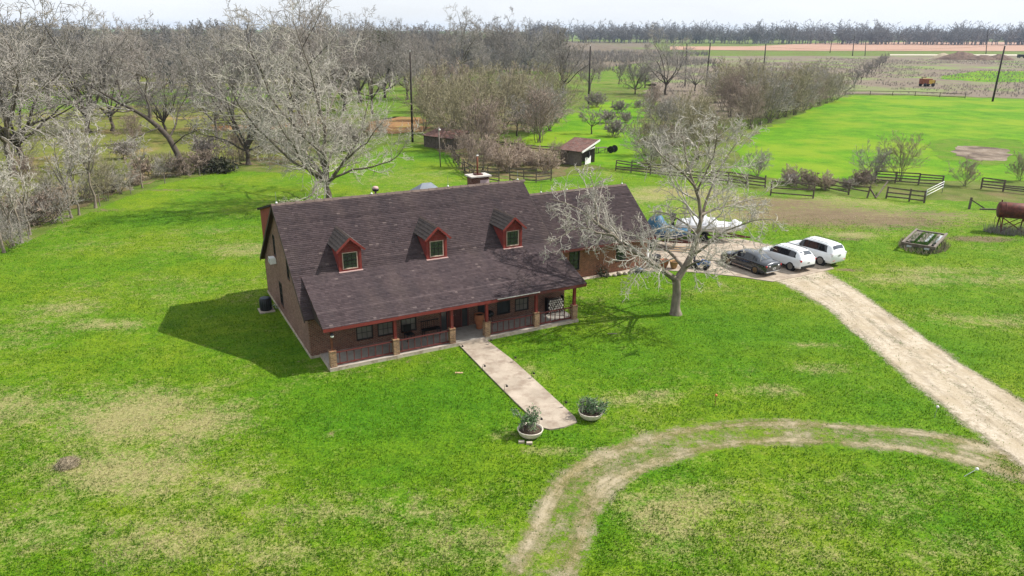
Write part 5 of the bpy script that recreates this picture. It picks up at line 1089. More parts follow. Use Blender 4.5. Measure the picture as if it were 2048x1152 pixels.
    if plate:
        p = MB().box(plate[0] - .012, plate[0], -.16, .16, plate[1] - .075, plate[1] + .075).build('number_plate', 'plate_white', root)
        MB().box(plate[0] - .014, plate[0] - .0125, -.11, .11, plate[1] - .03, plate[1] + .035).build('plate_text', 'dark_metal', p)
    if clad:
        MB().box(xs[0] - .01, xs[0] + .12, -st[1, 2] * .93, st[1, 2] * .93, clad[0], clad[1]).build('rear_bumper', clad[2], root, True, .04)
        for s in (1, -1): MB().box(-wb / 2 + wr * 1.15, wb / 2 - wr * 1.15, *sorted((s * (st[4, 2] - .04), s * (st[4, 2] + .008))), st[4, 1] + .03, st[4, 1] + .13).build('sill', clad[2], root, False, .02)
    for s in (1, -1):
        xm = sidewin[0][1] - .12; h = sec(xm); mr = MB().blob((xm, s * (h[5][0] + .12), h[5][1] + .09), .09, 10, 6, 0, sz=.8).bar((xm, s * (h[5][0] - .02), h[5][1] + .03), (xm, s * (h[5][0] + .1), h[5][1] + .07), .05, .04); mr.build('mirror', paint, root, True)
    for s in (1, -1):
        for x in ((sidewin[0][0] + .12), (sidewin[1][0] + .15)):
            h = sec(x); MB().box(x, x + .16, *sorted((s * (h[4][0] + .004), s * (h[4][0] + .03))), h[4][1] - .05, h[4][1] - .02).build('handle', paint, root)
    if rack:
        for s in (1, -1):
            a, b = sec(-1.5), sec(.35); y = a[7][0] * .98; MB().tube([(-1.6, s * y, a[7][1] + .02), (-1.45, s * y, a[7][1] + .075), (.3, s * y, b[7][1] + .075), (.5, s * y, b[7][1] - .01)], .02, 6).build('roof_rail', 'black_plastic', root, True)
    return root
HD = math.radians(121)
def from_wheel(p, wb, tw, h=HD):    # rear left wheel foot -> centre
    f = Vector((math.cos(h), math.sin(h))); r = Vector((math.sin(h), -math.cos(h))); q = Vector(p) + f * wb / 2 + r * tw; return (q.x, q.y, .052)
sed = [(-2.50, .36, .72, .80, .66, .86, .52), (-2.44, .25, .86, .92, .78, 1.00, .64), (-2.25, .19, .91, .97, .83, 1.075, .68), (-1.72, .18, .93, .98, .85, 1.12, .69), (-1.05, .17, .93, .98, .86, 1.38, .60), (-.45, .17, .93, .97, .86, 1.47, .60), (.25, .17, .93, .95, .86, 1.475, .60), (.62, .17, .93, .94, .86, 1.40, .61), (1.42, .17, .93, .90, .85, 1.00, .72), (1.95, .18, .92, .82, .82, .90, .70), (2.35, .22, .86, .70, .74, .77, .58), (2.47, .34, .72, .62, .62, .68, .48)]
car('sedan', from_wheel((19.40, 55.99), 2.84, .79), HD, sed, 'grey_paint', 2.84, .335, .905, [(.02, 1.15, .06, .52), (-1.0, -.05, .06, .04), (-1.42, -1.06, .28, .03)], (.66, 1.38), (-1.66, -1.08), 'dark grey sedan parked on the concrete pad, nearest the bare tree',
    lights=[('tail_light', 'tail_red', (-2.47, -2.20), (.52, .872), (.74, .90)), ('tail_light', 'tail_clear', (-2.505, -2.40), (.40, .60), (.76, .87))], plate=(-2.512, .60), clad=(.30, .42, 'chrome'), rim='rim_bronze')
suv = [(-2.34, .44, .80, .98, .76, 1.05, .60), (-2.28, .33, .89, 1.06, .84, 1.15, .68), (-2.14, .30, .92, 1.08, .87, 1.30, .70), (-1.78, .27, .935, 1.08, .88, 1.58, .655), (-1.45, .26, .94, 1.07, .88, 1.655, .655), (-.9, .26, .94, 1.06, .88, 1.69, .66), (.2, .26, .94, 1.04, .88, 1.69, .66), (.55, .26, .94, 1.03, .88, 1.62, .66), (1.22, .26, .94, 1.0, .88, 1.13, .76), (1.85, .27, .93, .92, .85, 1.03, .74), (2.22, .33, .88, .80, .78, .88, .62), (2.34, .45, .72, .70, .64, .76, .5)]
car('suv', from_wheel((22.53, 56.96), 2.70, .80), HD, suv, 'white_paint', 2.70, .36, .915, [(.0, .98, .05, .44), (-.98, -.06, .05, .03), (-1.72, -1.04, .22, .03)], (.60, 1.18), (-2.10, -1.80), 'white compact SUV with black lower bumper parked between sedan and larger SUV',
    clad=(.32, .58, 'black_plastic'), lights=[('tail_light', 'tail_red', (-2.33, -2.06), (.52, .90), (.90, 1.06))], plate=(-2.345, .76), rack=True)
gx = [(-2.44, .50, .82, 1.05, .80, 1.12, .66), (-2.39, .38, .90, 1.12, .86, 1.22, .72), (-2.30, .34, .93, 1.14, .88, 1.40, .73), (-2.08, .32, .945, 1.14, .89, 1.72, .70), (-1.7, .31, .95, 1.14, .90, 1.82, .69), (-.9, .31, .95, 1.13, .90, 1.87, .69), (.2, .31, .95, 1.11, .90, 1.86, .69), (.55, .31, .95, 1.10, .90, 1.79, .69), (1.2, .31, .95, 1.08, .90, 1.26, .78), (1.9, .32, .94, 1.02, .87, 1.15, .76), (2.3, .38, .89, .92, .80, 1.0, .66), (2.42, .50, .74, .80, .66, .86, .52)]
car('suv', from_wheel((25.54, 58.43), 2.79, .80), HD, gx, 'white_paint', 2.79, .39, .925, [(.0, .96, .05, .42), (-.98, -.06, .05, .03), (-1.86, -1.04, .16, .03)], (.60, 1.16), (-2.26, -2.08), 'large boxy white SUV at the right end of the parked cars',
    lights=[('tail_light', 'tail_clear', (-2.43, -2.22), (.66, .915), (.96, 1.20)), ('reflector', 'tail_red', (-2.455, -2.40), (.50, .80), (.56, .62))], plate=(-2.452, 1.0), rack=True)

# ------------------------------------------------------------------ boats on trailers beside the garage wing
def hull_sec(x, L, B, zk, zg):
    f = (x + L / 2) / L; b = B / 2 * (1 - max(0, (f - .5) / .5) ** 2.4); k = zk + (max(0, (f - .62) / .38) ** 2) * (zg - zk) * .8; g_ = zg + .12 * f * f
    return [(0, k), (b * .72, k + (g_ - k) * .35), (b * .96, k + (g_ - k) * .62), (b, g_)]
def boat(name, loc, hd, L, B, zk, zg, mat, stripe, label):
    root = empty(name, loc, hd, label, 'boat'); m = MB(); N = 22; rows = []
    for i in range(N + 1):
        x = -L / 2 + L * i / N; h = hull_sec(x, L, B, zk, zg); rows.append([(x, -y, z) for y, z in h[::-1]] + [(x, y, z) for y, z in h[1:]])
    k = len(rows[0]); m.add([p for r in rows for p in r], [(i * k + j, i * k + j + 1, (i + 1) * k + j + 1, (i + 1) * k + j) for i in range(N) for j in range(k - 1)] + [tuple(range(k))])
    m.build('hull', mat, root, True)
    for s in (1, -1):
        m = MB(); q = []
        for i in range(N + 1):
            x = -L / 2 + L * i / N; h = hull_sec(x, L, B, zk, zg); q += [(x, s * (h[2][0] + .012), h[2][1]), (x, s * (h[2][0] + .018), h[2][1] + .07)]
        m.add(q, [(2 * i, 2 * i + 2, 2 * i + 3, 2 * i + 1) for i in range(N)]); m.build('stripe', stripe, root)
    return root
def cover(root, L, B, zk, zg, mat, ridge, seed, x0=-.5, x1=.46):
    rg = random.Random(seed); m = MB(); N, K = 26, 10; q = []
    for i in range(N + 1):
        f = x0 + (x1 - x0) * i / N; x = f * L; h = hull_sec(x, L, B, zk, zg); b = h[3][0] + .03; zz = h[3][1]
        for j in range(K + 1):
            t_ = -1 + 2 * j / K; top = ridge(f); z = zz - .06 + (top) * (1 - abs(t_) ** 1.8) + (rg.uniform(-.05, .05) if abs(t_) < .95 else 0); q.append((x, b * t_, z - (.14 if abs(t_) > .99 else 0)))
    m.add(q, [(i * (K + 1) + j, (i + 1) * (K + 1) + j, (i + 1) * (K + 1) + j + 1, i * (K + 1) + j + 1) for i in range(N) for j in range(K)]); return m.build('cover', mat, root, True)
def trailer(loc, hd, L, zt, label):
    root = empty('boat_trailer', loc, hd, label, 'trailer')
    for s in (1, -1): MB().bar((-L * .45, s * .6, zt), (L * .2, s * .6, zt), .07, .12).bar((L * .2, s * .6, zt), (L * .62, 0, zt - .05), .07, .12).build('frame', 'rust_metal', root)
    for x in (-.3, -.05, .15): MB().bar((x * L, -.62, zt - .07), (x * L, .62, zt - .07), .07, .08).build('crossbar', 'rust_metal', root)
    for s in (1, -1):
        for dx in (-.38, .38):
            mm = MB().lathe([(.17, -.1), (.30, -.09), (.32, -.04), (.32, .04), (.30, .09), (.17, .1)], 18); Mx = Matrix.Translation((-L * .14 + dx, s * .95, .32)) @ Matrix.Rotation(math.radians(90), 4, 'X'); mm.v = [tuple(Mx @ Vector(p)) for p in mm.v]
            w = mm.build('wheel', 'rubber', root, True); mm = MB().lathe([(0, -.06), (.17, -.06), (.17, .06), (0, .06)], 14); mm.v = [tuple(Mx @ Vector(p)) for p in mm.v]; mm.build('rim', 'rim_alloy', w)
        MB().box(-L * .14 - .75, -L * .14 + .75, *sorted((s * .82, s * 1.08)), .68, .72).build('fender', 'dark_metal', root)
    MB().bar((L * .62, 0, 0), (L * .62, 0, zt), .06, .06).build('jack', 'grey_metal', root)
    return root
b1c = (13.0, 64.2); h1 = math.radians(-20)
trailer((*b1c, .05), h1, 5.6, .55, 'rusty trailer under the boat covered by blue tarps')
bt = boat('boat', (*b1c, .05), h1, 5.8, 2.2, .62, 1.45, 'boat_blue', 'boat_white', 'blue boat wrapped in blue tarps beside the garage wing')
cover(bt, 5.8, 2.2, .62, 1.45, 'tarp_blue', lambda f: .30 + 1.25 * math.exp(-((f + .04) / .13) ** 2) + .16 * math.sin(f * 14) + .08 * math.sin(f * 37), 3)
b2c = (18.3, 66.3); h2 = math.radians(-16)
trailer((*b2c, .0), h2, 5.8, .55, 'rusty trailer under the white boat')
bw = boat('boat', (*b2c, .0), h2, 6.2, 2.35, .62, 1.5, 'boat_white', 'grey_metal', 'white boat under a crumpled pale cover with a black outboard motor')
cover(bw, 6.2, 2.35, .62, 1.5, 'boat_cover', lambda f: .30 + .16 * math.sin(f * 19 + 1) + .10 * math.sin(f * 43) + .5 * math.exp(-((f + .12) / .12) ** 2), 8, -.42, .44)
om = MB().box(-3.75, -3.2, -.22, .22, 1.55, 2.25).build('outboard_motor', 'black_plastic', bw, True, .12); MB().box(-3.55, -3.3, -.08, .08, .6, 1.6).build('motor_leg', 'black_plastic', om, False, .03)
MB().tube([(-.4, -.95, 1.5), (-.5, -.8, 2.35), (-.5, .8, 2.35), (-.4, .95, 1.5)], .03, 6).build('tower', 'grey_metal', bw, True)

# ------------------------------------------------------------------ things on the pad
def urn(loc, label, mat='terracotta', s=1.0):
    o = empty('clay_pot', loc, 0, label, 'pot'); MB().lathe([(.16 * s, 0), (.22 * s, .1 * s), (.30 * s, .38 * s), (.31 * s, .5 * s), (.34 * s, .52 * s), (.34 * s, .58 * s), (.28 * s, .58 * s), (.26 * s, .46 * s), (0, .46 * s)], 18).build('bowl', mat, o, True); MB().lathe([(0, .47 * s), (.265 * s, .475 * s), (0, .49 * s)], 12).build('soil', 'soil', o, True)
urn((*(12.39, 57.47), .05), 'round rust brown clay pot on the pad edge, left of the pair', 'terracotta', 1.15); urn((*(13.12, 57.22), .05), 'tan clay pot on the pad edge, right of the pair', 'straw_barrel', 1.1)
o = empty('lawn_mower', (*(15.35, 57.40), .05), math.radians(-30), 'blue ride-on lawn mower parked on the pad beside the sedan', 'mower')
MB().box(.0, .72, -.26, .26, .32, .72).build('hood', 'mower_blue', o, True, .08); MB().box(-.62, .0, -.42, .42, .30, .42).build('deck', 'mower_blue', o, False, .03)
MB().box(-.55, -.1, -.22, .22, .44, .56).box(-.62, -.52, -.22, .22, .50, .92).build('seat', 'black_plastic', o, False, .04)
for x, y, r_ in ((.5, .38, .19), (.5, -.38, .19), (-.42, .44, .26), (-.42, -.44, .26)):
    mm = MB().lathe([(.08, -.09), (r_ * .95, -.08), (r_, -.03), (r_, .03), (r_ * .95, .08), (.08, .09)], 14); Mx = Matrix.Translation((x, y, r_)) @ Matrix.Rotation(math.radians(90), 4, 'X'); mm.v = [tuple(Mx @ Vector(p)) for p in mm.v]; mm.build('wheel', 'rubber', o, True)
MB().tube([(.1, 0, .7), (-.02, 0, .92)], .02, 6).lathe([(.14, .93), (.17, .94), (.17, .96), (.14, .97)], 14, (-.03, 0, 0)).build('steering_wheel', 'black_plastic', o, True)
o = empty('water_tank', hw(28.55, 8.3), TH, 'white upright tank against the garage wing corner', 'tank'); MB().lathe([(.0, 0), (.24, 0), (.25, .05), (.25, 1.15), (.20, 1.28), (.06, 1.33), (0, 1.33)], 16).build('shell', 'white_plastic', o, True); MB().lathe([(.05, 1.32), (.05, 1.42), (0, 1.42)], 8).build('valve', 'grey_metal', o, True)
o = empty('generator', hw(29.3, 8.0), TH + .3, 'dark machine standing right of the white upright tank', 'generator'); MB().box(-.4, .4, -.3, .3, .18, .78).build('housing', 'dark_metal', o, False, .05); MB().tube([(-.45, -.3, .2), (-.45, -.3, .9), (-.45, .3, .9), (-.45, .3, .2)], .02, 6).build('frame', 'black_iron', o, True)
for s in (-.3, .3): MB().box(s - .05, s + .05, -.25, .25, 0, .18).build('foot', 'rubber', o)
for i in range(6):
    p = (13.99, 61.94); q = empty('board', (p[0] + .3 + .12 * i, p[1] + .25 * i, .06), math.radians(-14 + 9 * (i % 3)), ['longest pale board lying across the pad by the boats', 'short tan board on the pad near the boats', 'weathered board crossing the others on the pad', 'narrow pale board on the pad pointing at the sedan', 'tan plank nearest the blue boat', 'topmost plank of the small board pile'][i], 'board')
    L = (3.6, 1.6, 2.6, 2.2, 2.8, 1.9)[i]; MB().box(-L / 2, L / 2, -.09, .09, .022 * i, .022 * i + .02).build('plank', 'pale_wood' if i % 2 else 'grey_wood', q)
# rubble and planters by the wing wall
for i, (u, v, r_, mt, lab) in enumerate([(24.0, 7.0, .20, 'slab_edge', 'pale rounded stone under the wing window, leftmost'), (24.4, 6.8, .16, 'concrete', 'small grey stone in the pile below the wing wall'), (24.9, 6.9, .24, 'slab_edge', 'largest pale stone in the pile below the wing wall'), (25.4, 6.75, .18, 'concrete', 'grey stone at the right of the stone pile'), (26.0, 6.9, .15, 'slab_edge', 'smallest stone nearest the tarp bundle')]):
    tag(MB().blob((*hw(u, v)[:2], r_ * .6), r_, 9, 6, .18, sz=.7).build('stone', mt, None, True), lab, 'stone')
o = empty('tarp_bundle', hw(26.7, 6.9), 0, 'grey blue bundle of tarp lying below the wing wall', 'bundle'); MB().blob((0, 0, .2), .45, 12, 7, .2, sz=.5).build('cloth', 'ac_blue', o, True); MB().tube([(-.4, 0, .2), (-.1, 0, .44), (.2, 0, .43), (.42, 0, .18)], .02, 5).build('rope', 'pale_wood', o)
o = empty('planter_bush', hw(23.4, 7.1), 0, 'small dark shrub growing at the wing wall', 'shrub'); np_mesh('stems', *sapling(3, .8, 9, (8, 50), .012, 4, 3, 0)[0], 'bark_dark', o)
n = 240; q = RNG.normal(0, .22, (n, 3)) + [0, 0, .45]; d = RNG.normal(0, .05, (n, 2, 3)); np_mesh('foliage', np.stack([q - d[:, 0], q + d[:, 0], q + d[:, 1]], 1).reshape(-1, 3), np.arange(3 * n).reshape(-1, 3), 'leaf_dark', o)

# ------------------------------------------------------------------ porch things, AC units
o = empty('firewood_rack', hw(15.85, 1.9, .2), TH, 'firewood rack full of pale split logs on the porch end', 'firewood rack')
for x in (-.62, .62): MB().box(x - .02, x + .02, -.18, .18, 0, 1.1).build('rack_end', 'black_iron', o)
MB().box(-.6, .6, -.16, .16, .06, .09).build('rack_base', 'black_iron', o)
rr = random.Random(4)
for j in range(6):
    for i in range(7):
        x = -.52 + i * .172 + (.08 if j % 2 else 0); z = .17 + j * .148; r_ = rr.uniform(.06, .086)
        if x > .58: continue
        lg = MB().tube([(x, -.24 + rr.uniform(-.03, .03), z), (x, .2, z)], r_, 7).build('log', 'log_bark', o); y = lg.data.vertices[0].co.y
        MB().lathe([(0, 0), (r_ * .93, 0), (r_ * .93, .004), (0, .004)], 7).build('log_end', 'log_end', lg).matrix_local = Matrix.Translation((x, y - .002, z)) @ Matrix.Rotation(math.radians(90), 4, 'X')
o = empty('barrel_planter', hw(10.05, 1.55, .2), 0, 'tall orange brown barrel urn beside the front door', 'planter'); MB().lathe([(.17, 0), (.22, .06), (.20, .2), (.30, .5), (.34, .72), (.30, .9), (.33, .95), (.33, 1.0), (.26, 1.0), (.24, .9), (0, .9)], 18).build('urn', 'terracotta', o, True); MB().lathe([(0, .91), (.24, .92), (0, .95)], 12).build('soil', 'soil', o, True)
o = empty('barbecue', hw(10.85, 1.7, .2), TH, 'black barbecue on the porch right of the urn', 'barbecue'); MB().blob((0, 0, .82), .30, 14, 8, 0, sz=.75).build('kettle', 'black_iron', o, True)
for a in (0, 2.1, 4.2): MB().bar((.1 * math.cos(a), .1 * math.sin(a), .7), (.3 * math.cos(a), .3 * math.sin(a), 0), .03, .03).build('leg', 'black_iron', o)
MB().box(-.1, .1, -.32, -.28, .98, 1.0).build('handle', 'dark_metal', o)
o = empty('bench', hw(6.9, 1.95, .2), TH, 'black bench on the porch left of the front door', 'bench'); MB().box(-.6, .6, -.22, .22, .40, .45).build('seat', 'black_iron', o)
for i in range(9): x = -.56 + i * .14; MB().box(x - .012, x + .012, .2, .225, .46, .9).build('back_slat', 'black_iron', o)
MB().box(-.6, .6, .196, .23, .9, .96).build('top_rail', 'black_iron', o)
for x in (-.52, .52):
    for y in (-.18, .18): MB().box(x - .025, x + .025, y - .025, y + .025, 0, .4).build('leg', 'black_iron', o)
o = empty('porch_chair', hw(5.4, 1.8, .2), TH + .1, 'dark chair on the porch under the third window from the gable', 'chair'); MB().box(-.26, .26, -.24, .24, .40, .45).build('seat', 'black_iron', o); MB().box(-.26, .26, .21, .25, .5, .95).build('backrest', 'black_iron', o)
for x in (-.23, .23):
    for y in (-.2, .2): MB().box(x - .02, x + .02, y - .02, y + .02, 0, .4).build('leg', 'black_iron', o)
o = empty('condenser_unit', hw(-1.35, 11.55), TH, 'dark round air conditioner unit on a pad beside the gable wall', 'air conditioner'); MB().lathe([(.36, .08), (.40, .10), (.40, .86), (.37, .9), (.30, .92), (0, .92)], 22).build('casing', 'black_plastic', o, True)
MB().lathe([(.19, .925), (.33, .925), (.34, .94), (.20, .945)], 22).build('fan_guard', 'ac_blue', o, True)
for i in range(18): a = 6.283 * i / 18; MB().bar((.402 * math.cos(a), .402 * math.sin(a), .14), (.402 * math.cos(a), .402 * math.sin(a), .84), .03, .012).build('louvre', 'ac_blue', o)
MB().box(-.5, .5, -.5, .5, 0, .08).build('pad', 'concrete', o); MB().tube([(.35, -.2, .3), (.55, -.25, .45), (.6, -.3, .2), (.78, -.3, .15)], .03, 6).build('hose', 'grey_metal', o, True)
o = empty('window_conditioner', hw(-.62, 10.9, 3.5), TH, 'white window air conditioner hanging high on the gable wall', 'air conditioner'); MB().box(-.30, .1, -.30, .30, 0, .42).build('casing', 'white_plastic', o, False, .02); MB().box(-.315, -.301, -.24, .24, .06, .36).build('grille', 'ac_blue', o)
for i in range(5): MB().box(-.325, -.316, -.24, .24, .08 + i * .058, .10 + i * .058).build('slat', 'white_plastic', o)
# ------------------------------------------------------------------ front walk planters and lights
def bowl(loc, s, label):
    o = empty('planter_bowl', loc, 0, label, 'planter'); MB().lathe([(.30 * s, 0), (.44 * s, .06), (.58 * s, .20), (.64 * s, .36), (.66 * s, .40), (.63 * s, .42), (.59 * s, .38), (.56 * s, .33), (0, .33)], 30).build('bowl', 'bowl_white', o, True)
    MB().lathe([(0, .335), (.565 * s, .34), (.3, .37), (0, .38)], 20).build('soil', 'soil', o, True); return o
def shrub(loc, h, w, nst, nlf, seed, label, lsz=.06):
    rg = np.random.default_rng(seed); o = empty('potted_shrub', (*loc, .33), 0, label, 'shrub'); (tv, tf), (cv, cf) = sapling(seed, h, nst, (5, 38 if h > .9 else 55), .008, 5, 3, 0, .018)
    np_mesh('stems', np.concatenate([tv, cv]), np.concatenate([tf, cf + len(tv)]), 'twig_grey', o)
    base = cv[rg.integers(0, len(cv), nlf)]; base = base[base[:, 2] > .12]; n = len(base); q = base + rg.normal(0, .03 + .03 * w, (n, 3)); a = rg.normal(0, 1, (n, 3)); a /= np.linalg.norm(a, axis=1)[:, None]; b = np.cross(a, rg.normal(0, 1, (n, 3))); b /= np.linalg.norm(b, axis=1)[:, None]
    l_ = lsz * rg.uniform(.6, 1.3, (n, 1)); Vv = np.stack([q - a * l_, q + b * l_ * .45, q + a * l_, q - b * l_ * .45], 1).reshape(-1, 3)
    tag(np_mesh('leaves', Vv, np.arange(4 * n).reshape(-1, 4), 'leaf_blue', o), kind='stuff'); return o
p1, p2 = (0.91, 30.97), (3.97, 32.74)
bowl(p1, .95, 'white bowl planter left of the walk end'); bowl(p2, .95, 'white bowl planter right of the walk end')
shrub((p1[0] - .12, p1[1] + .12), 1.0, .8, 9, 1300, 21, 'upright blue green shrub in the left bowl', .05); shrub((p2[0] - .05, p2[1] + .05), .56, 1.2, 20, 1900, 22, 'low bushy green shrub filling the right bowl', .05)
for (dx, dy, lab) in ((-.42, -.62, 'flat stone propped under the left bowl'), (-.05, -.72, 'square brick before the left bowl')): tag(MB().box(-.14, .14, -.08, .08, 0, .11).build('brick', 'slab_edge', None, False, .015), lab, 'brick').location = (p1[0] + dx, p1[1] + dy, 0)
PLN = ['path light at the walk where the left porch pier stands', 'path light halfway up the left walk edge', 'path light on the left walk edge nearest the left bowl', 'path light at the walk by the right porch pier', 'path light on the right walk edge, second from the porch', 'path light on the right walk edge, third from the porch', 'path light on the right walk edge beside the right bowl', 'path light behind the left bowl at the walk end']
for (p, lab) in zip(((-3.08, 40.78), (-1.64, 38.04), (-0.37, 35.54), (-1.39, 41.70), (0.09, 39.13), (1.12, 37.06), (2.68, 33.76), (1.37, 31.97)), PLN):
    o = empty('path_light', p, R.uniform(-.5, .5), lab, 'path light', 'path lights along the front walk'); MB().tube([(0, 0, 0), (0, 0, .32), (.02, 0, .40), (.08, 0, .43), (.13, 0, .40)], .011, 6).build('stake', 'black_iron', o, True)
    MB().lathe([(.02, .40), (.05, .37), (.075, .31), (.06, .31), (0, .36)], 10, (.13, 0, 0)).build('lamp_shade', 'black_iron', o, True); MB().lathe([(0, .27), (.03, .28), (.03, .33), (0, .34)], 8, (.13, 0, 0)).build('lens', 'tail_clear', o, True)
for (p, lab, lean, mt) in (((10.54, 34.08), 'small stake with an orange knob standing on the lawn above the circular drive', (0, 0), 'bronze_flower'), ((21.30, 32.97), 'small stake light with pale base near the drive fork', (.05, .02), 'tail_clear'), ((19.81, 27.80), 'white stake light tipped over on the grass inside the loop', (.75, .35), 'white_plastic')):
    o = empty('stake_light', p, 0, lab, 'stake light'); h_ = .62 if lean[0] < .5 else .35; e = (lean[0], lean[1], h_ if lean[0] < .5 else .16)
    MB().tube([(0, 0, 0), e], .012, 6).build('stake', 'grey_metal' if mt != 'bronze_flower' else 'rust_post', o); MB().blob(e, .075, 10, 6, 0).build('head', mt, o, True)
# heap of cut grass on the lawn, debris
o = empty('hay_heap', (-19.55, 28.17), 0, 'small heap of dry cut grass on the lawn', 'hay heap'); MB().blob((0, 0, .06), .34, 16, 9, .2, sz=.75).build('core', 'straw_pile', o, True)
n = 900; a = RNG.random(n) * 6.28; r_ = np.sqrt(RNG.random(n)) * .42; q = np.stack([r_ * np.cos(a) * 1.15, r_ * np.sin(a), .40 * np.sqrt(np.clip(1 - (r_ / .42) ** 2, 0, 1)) * RNG.uniform(.5, 1.05, n)], -1); d = RNG.normal(0, 1, (n, 3)) * [.09, .09, .03]
tag(np_mesh('straw', np.stack([q - d, q + d, q + d + [0, 0, .02]], 1).reshape(-1, 3), np.arange(3 * n).reshape(-1, 3), 'straw_pile', o), kind='stuff')
tag(MB().box(-.22, .22, -.07, .07, 0, .025).build('bark_scrap', 'pale_wood'), 'pale scrap of bark on the lawn left of the walk', 'scrap').location = (*(-2.96, 37.76), .01)
tag(MB().box(-.3, .3, -.04, .04, 0, .03).build('stick', 'grey_wood'), 'thin fallen stick on the lawn before the porch end', 'stick').location = (*(6.43, 43.56), .01)

# ------------------------------------------------------------------ wooden rail fences
def fence(pts, label, nr=4, h=1.35, bay=2.4, mat='fence_wood', seed=1, miss=.08, tilt=.04, name='rail_fence', z0=.3):
    rg = random.Random(seed); o = empty(name, pts[0], 0, label, 'fence'); P = []
    for a, b in zip(pts[:-1], pts[1:]):
        a, b = Vector(a), Vector(b); n = max(1, round((b - a).length / bay)); P += [a.lerp(b, i / n) for i in range(n)]
    P.append(Vector(pts[-1])); P = [p - Vector(pts[0]) for p in P]; tops = []
    for p in P:
        t_ = (p.x + rg.gauss(0, tilt), p.y + rg.gauss(0, tilt), h * rg.uniform(.95, 1.12)); tops.append(t_)
        MB().bar((p.x, p.y, -.1), t_, .14, .14).build('post', mat, o)
    for i in range(len(P) - 1):
        for k in range(nr):
            if rg.random() < miss: continue
            z = z0 + (h - .08 - z0) * k / max(1, nr - 1); d = rg.gauss(0, .035); d2 = rg.gauss(0, .035) - (.25 if rg.random() < miss * .6 else 0); off = Vector((.0, -.09, 0))
            a = P[i].lerp(Vector(tops[i][:2]), z / h) + off.xy; b = P[i + 1].lerp(Vector(tops[i + 1][:2]), z / h) + off.xy
            MB().bar((*a, z + d), (*b, z + d2), .045, .15).build('rail', mat, o)
    return o
fence([(14.15, 101.46), (16.07, 100.03), (20.76, 96.96), (25.32, 94.06), (31.12, 90.15)], 'dark four-rail fence running from the shed to behind the bare front tree', 4, 1.5, 2.6, seed=2)
fence([(30.37, 85.79), (34.80, 84.29)], 'three-rail gate-like fence panel right of the bare tree', 3, 1.75, 4.6, seed=3, miss=0, z0=.35)
fence([(36.43, 92.17), (38.25, 89.47), (40.03, 86.92)], 'weathered rail fence half hidden in dry brush', 3, 1.3, 2.4, seed=4)
fence([(39.79, 86.35), (41.26, 84.75)], 'sagging fence bay with a broken brace left of the collapsed rails', 3, 1.35, 2.4, seed=5, tilt=.12)
fence([(43.37, 84.54), (45.28, 83.02), (46.61, 82.29)], 'open rail pen panel beside the white pipe gate', 3, 1.4, 2.6, seed=6, miss=0)
fence([(46.66, 94.44), (48.96, 93.86), (53.84, 91.79)], 'rear four-rail fence behind the grass pen', 4, 1.45, 2.6, seed=7, miss=0)
fence([(57.90, 90.39), (59.72, 88.96)], 'dark four-rail fence stub near the right border', 4, 1.45, 2.4, seed=8, miss=0)
fence([(59.72, 88.96), (63.80, 85.69)], 'sagging low rails leaving the fence stub to the right', 3, .9, 3.0, seed=9)
fence([(-5.21, 95.05), (-3.21, 93.45), (-1.73, 92.85)], 'short ragged pen fence left of the dead brush', 4, 1.7, 1.9, seed=10, tilt=.08)
fence([(-0.34, 93.54), (1.44, 92.95), (2.95, 92.68), (4.90, 93.72)], 'ragged pen fence in front of the dead brush', 4, 1.7, 1.7, seed=11, tilt=.08)
fence([(-9.19, 112.82), (-7.51, 103.00), (-5.21, 95.05)], 'leaning pen side fence grown over by brush', 3, 1.5, 2.2, seed=12, tilt=.12)
fence([(-3.41, 124.34), (1.15, 120.18), (7.29, 117.36)], 'long dark fallen rail line behind the pen', 2, .8, 4.0, seed=13)
fence([(100.45, 230.74), (108.29, 231.33), (120.62, 228.73), (131.22, 221.08)], 'thin far fence along the top of the bright pasture', 2, 1.3, 6.0, seed=14, tilt=.05)
fence([(-58.98, 148.56), (-53.26, 152.15), (-48.04, 155.00)], 'far rail fence in the left pasture behind the twisted tree', 3, 1.4, 4.0, seed=15)
fence([(-129.33, 190.96), (-114.87, 198.89), (-99.20, 207.49)], 'long far fence across the green strip of the left pasture', 2, 1.4, 6.0, seed=16)
for k, (a, b, lab) in enumerate((((41.38, 85.02), (42.07, 84.24), 'timber slanting down from the broken brace post'), ((42.20, 84.51), (45.12, 88.22), 'timber slanting up to the open pen panel'))):
    e0, e1 = ((1.3, .1), (.1, 1.3))[k]; tag(MB().bar((0, 0, e0), (b[0] - a[0], b[1] - a[1], e1), .1, .16).build('fallen_timber', 'fence_wood'), lab, 'timber').location = (*a, 0)
# white pipe gate
a, b = Vector((47.00, 82.81)), Vector((51.68, 87.84)); o = empty('pipe_gate', a, 0, 'white pipe gate standing open at the end of the rail pen', 'gate'); d = b - a
for z in (.75, 1.1, 1.4): MB().tube([(0, 0, z), (d.x, d.y, z)], .035, 6).build('pipe', 'white_plastic', o, True)
for f_ in (0, 1): MB().tube([(d.x * f_, d.y * f_, 0), (d.x * f_, d.y * f_, 1.45)], .04, 6).build('upright', 'grey_metal', o, True)
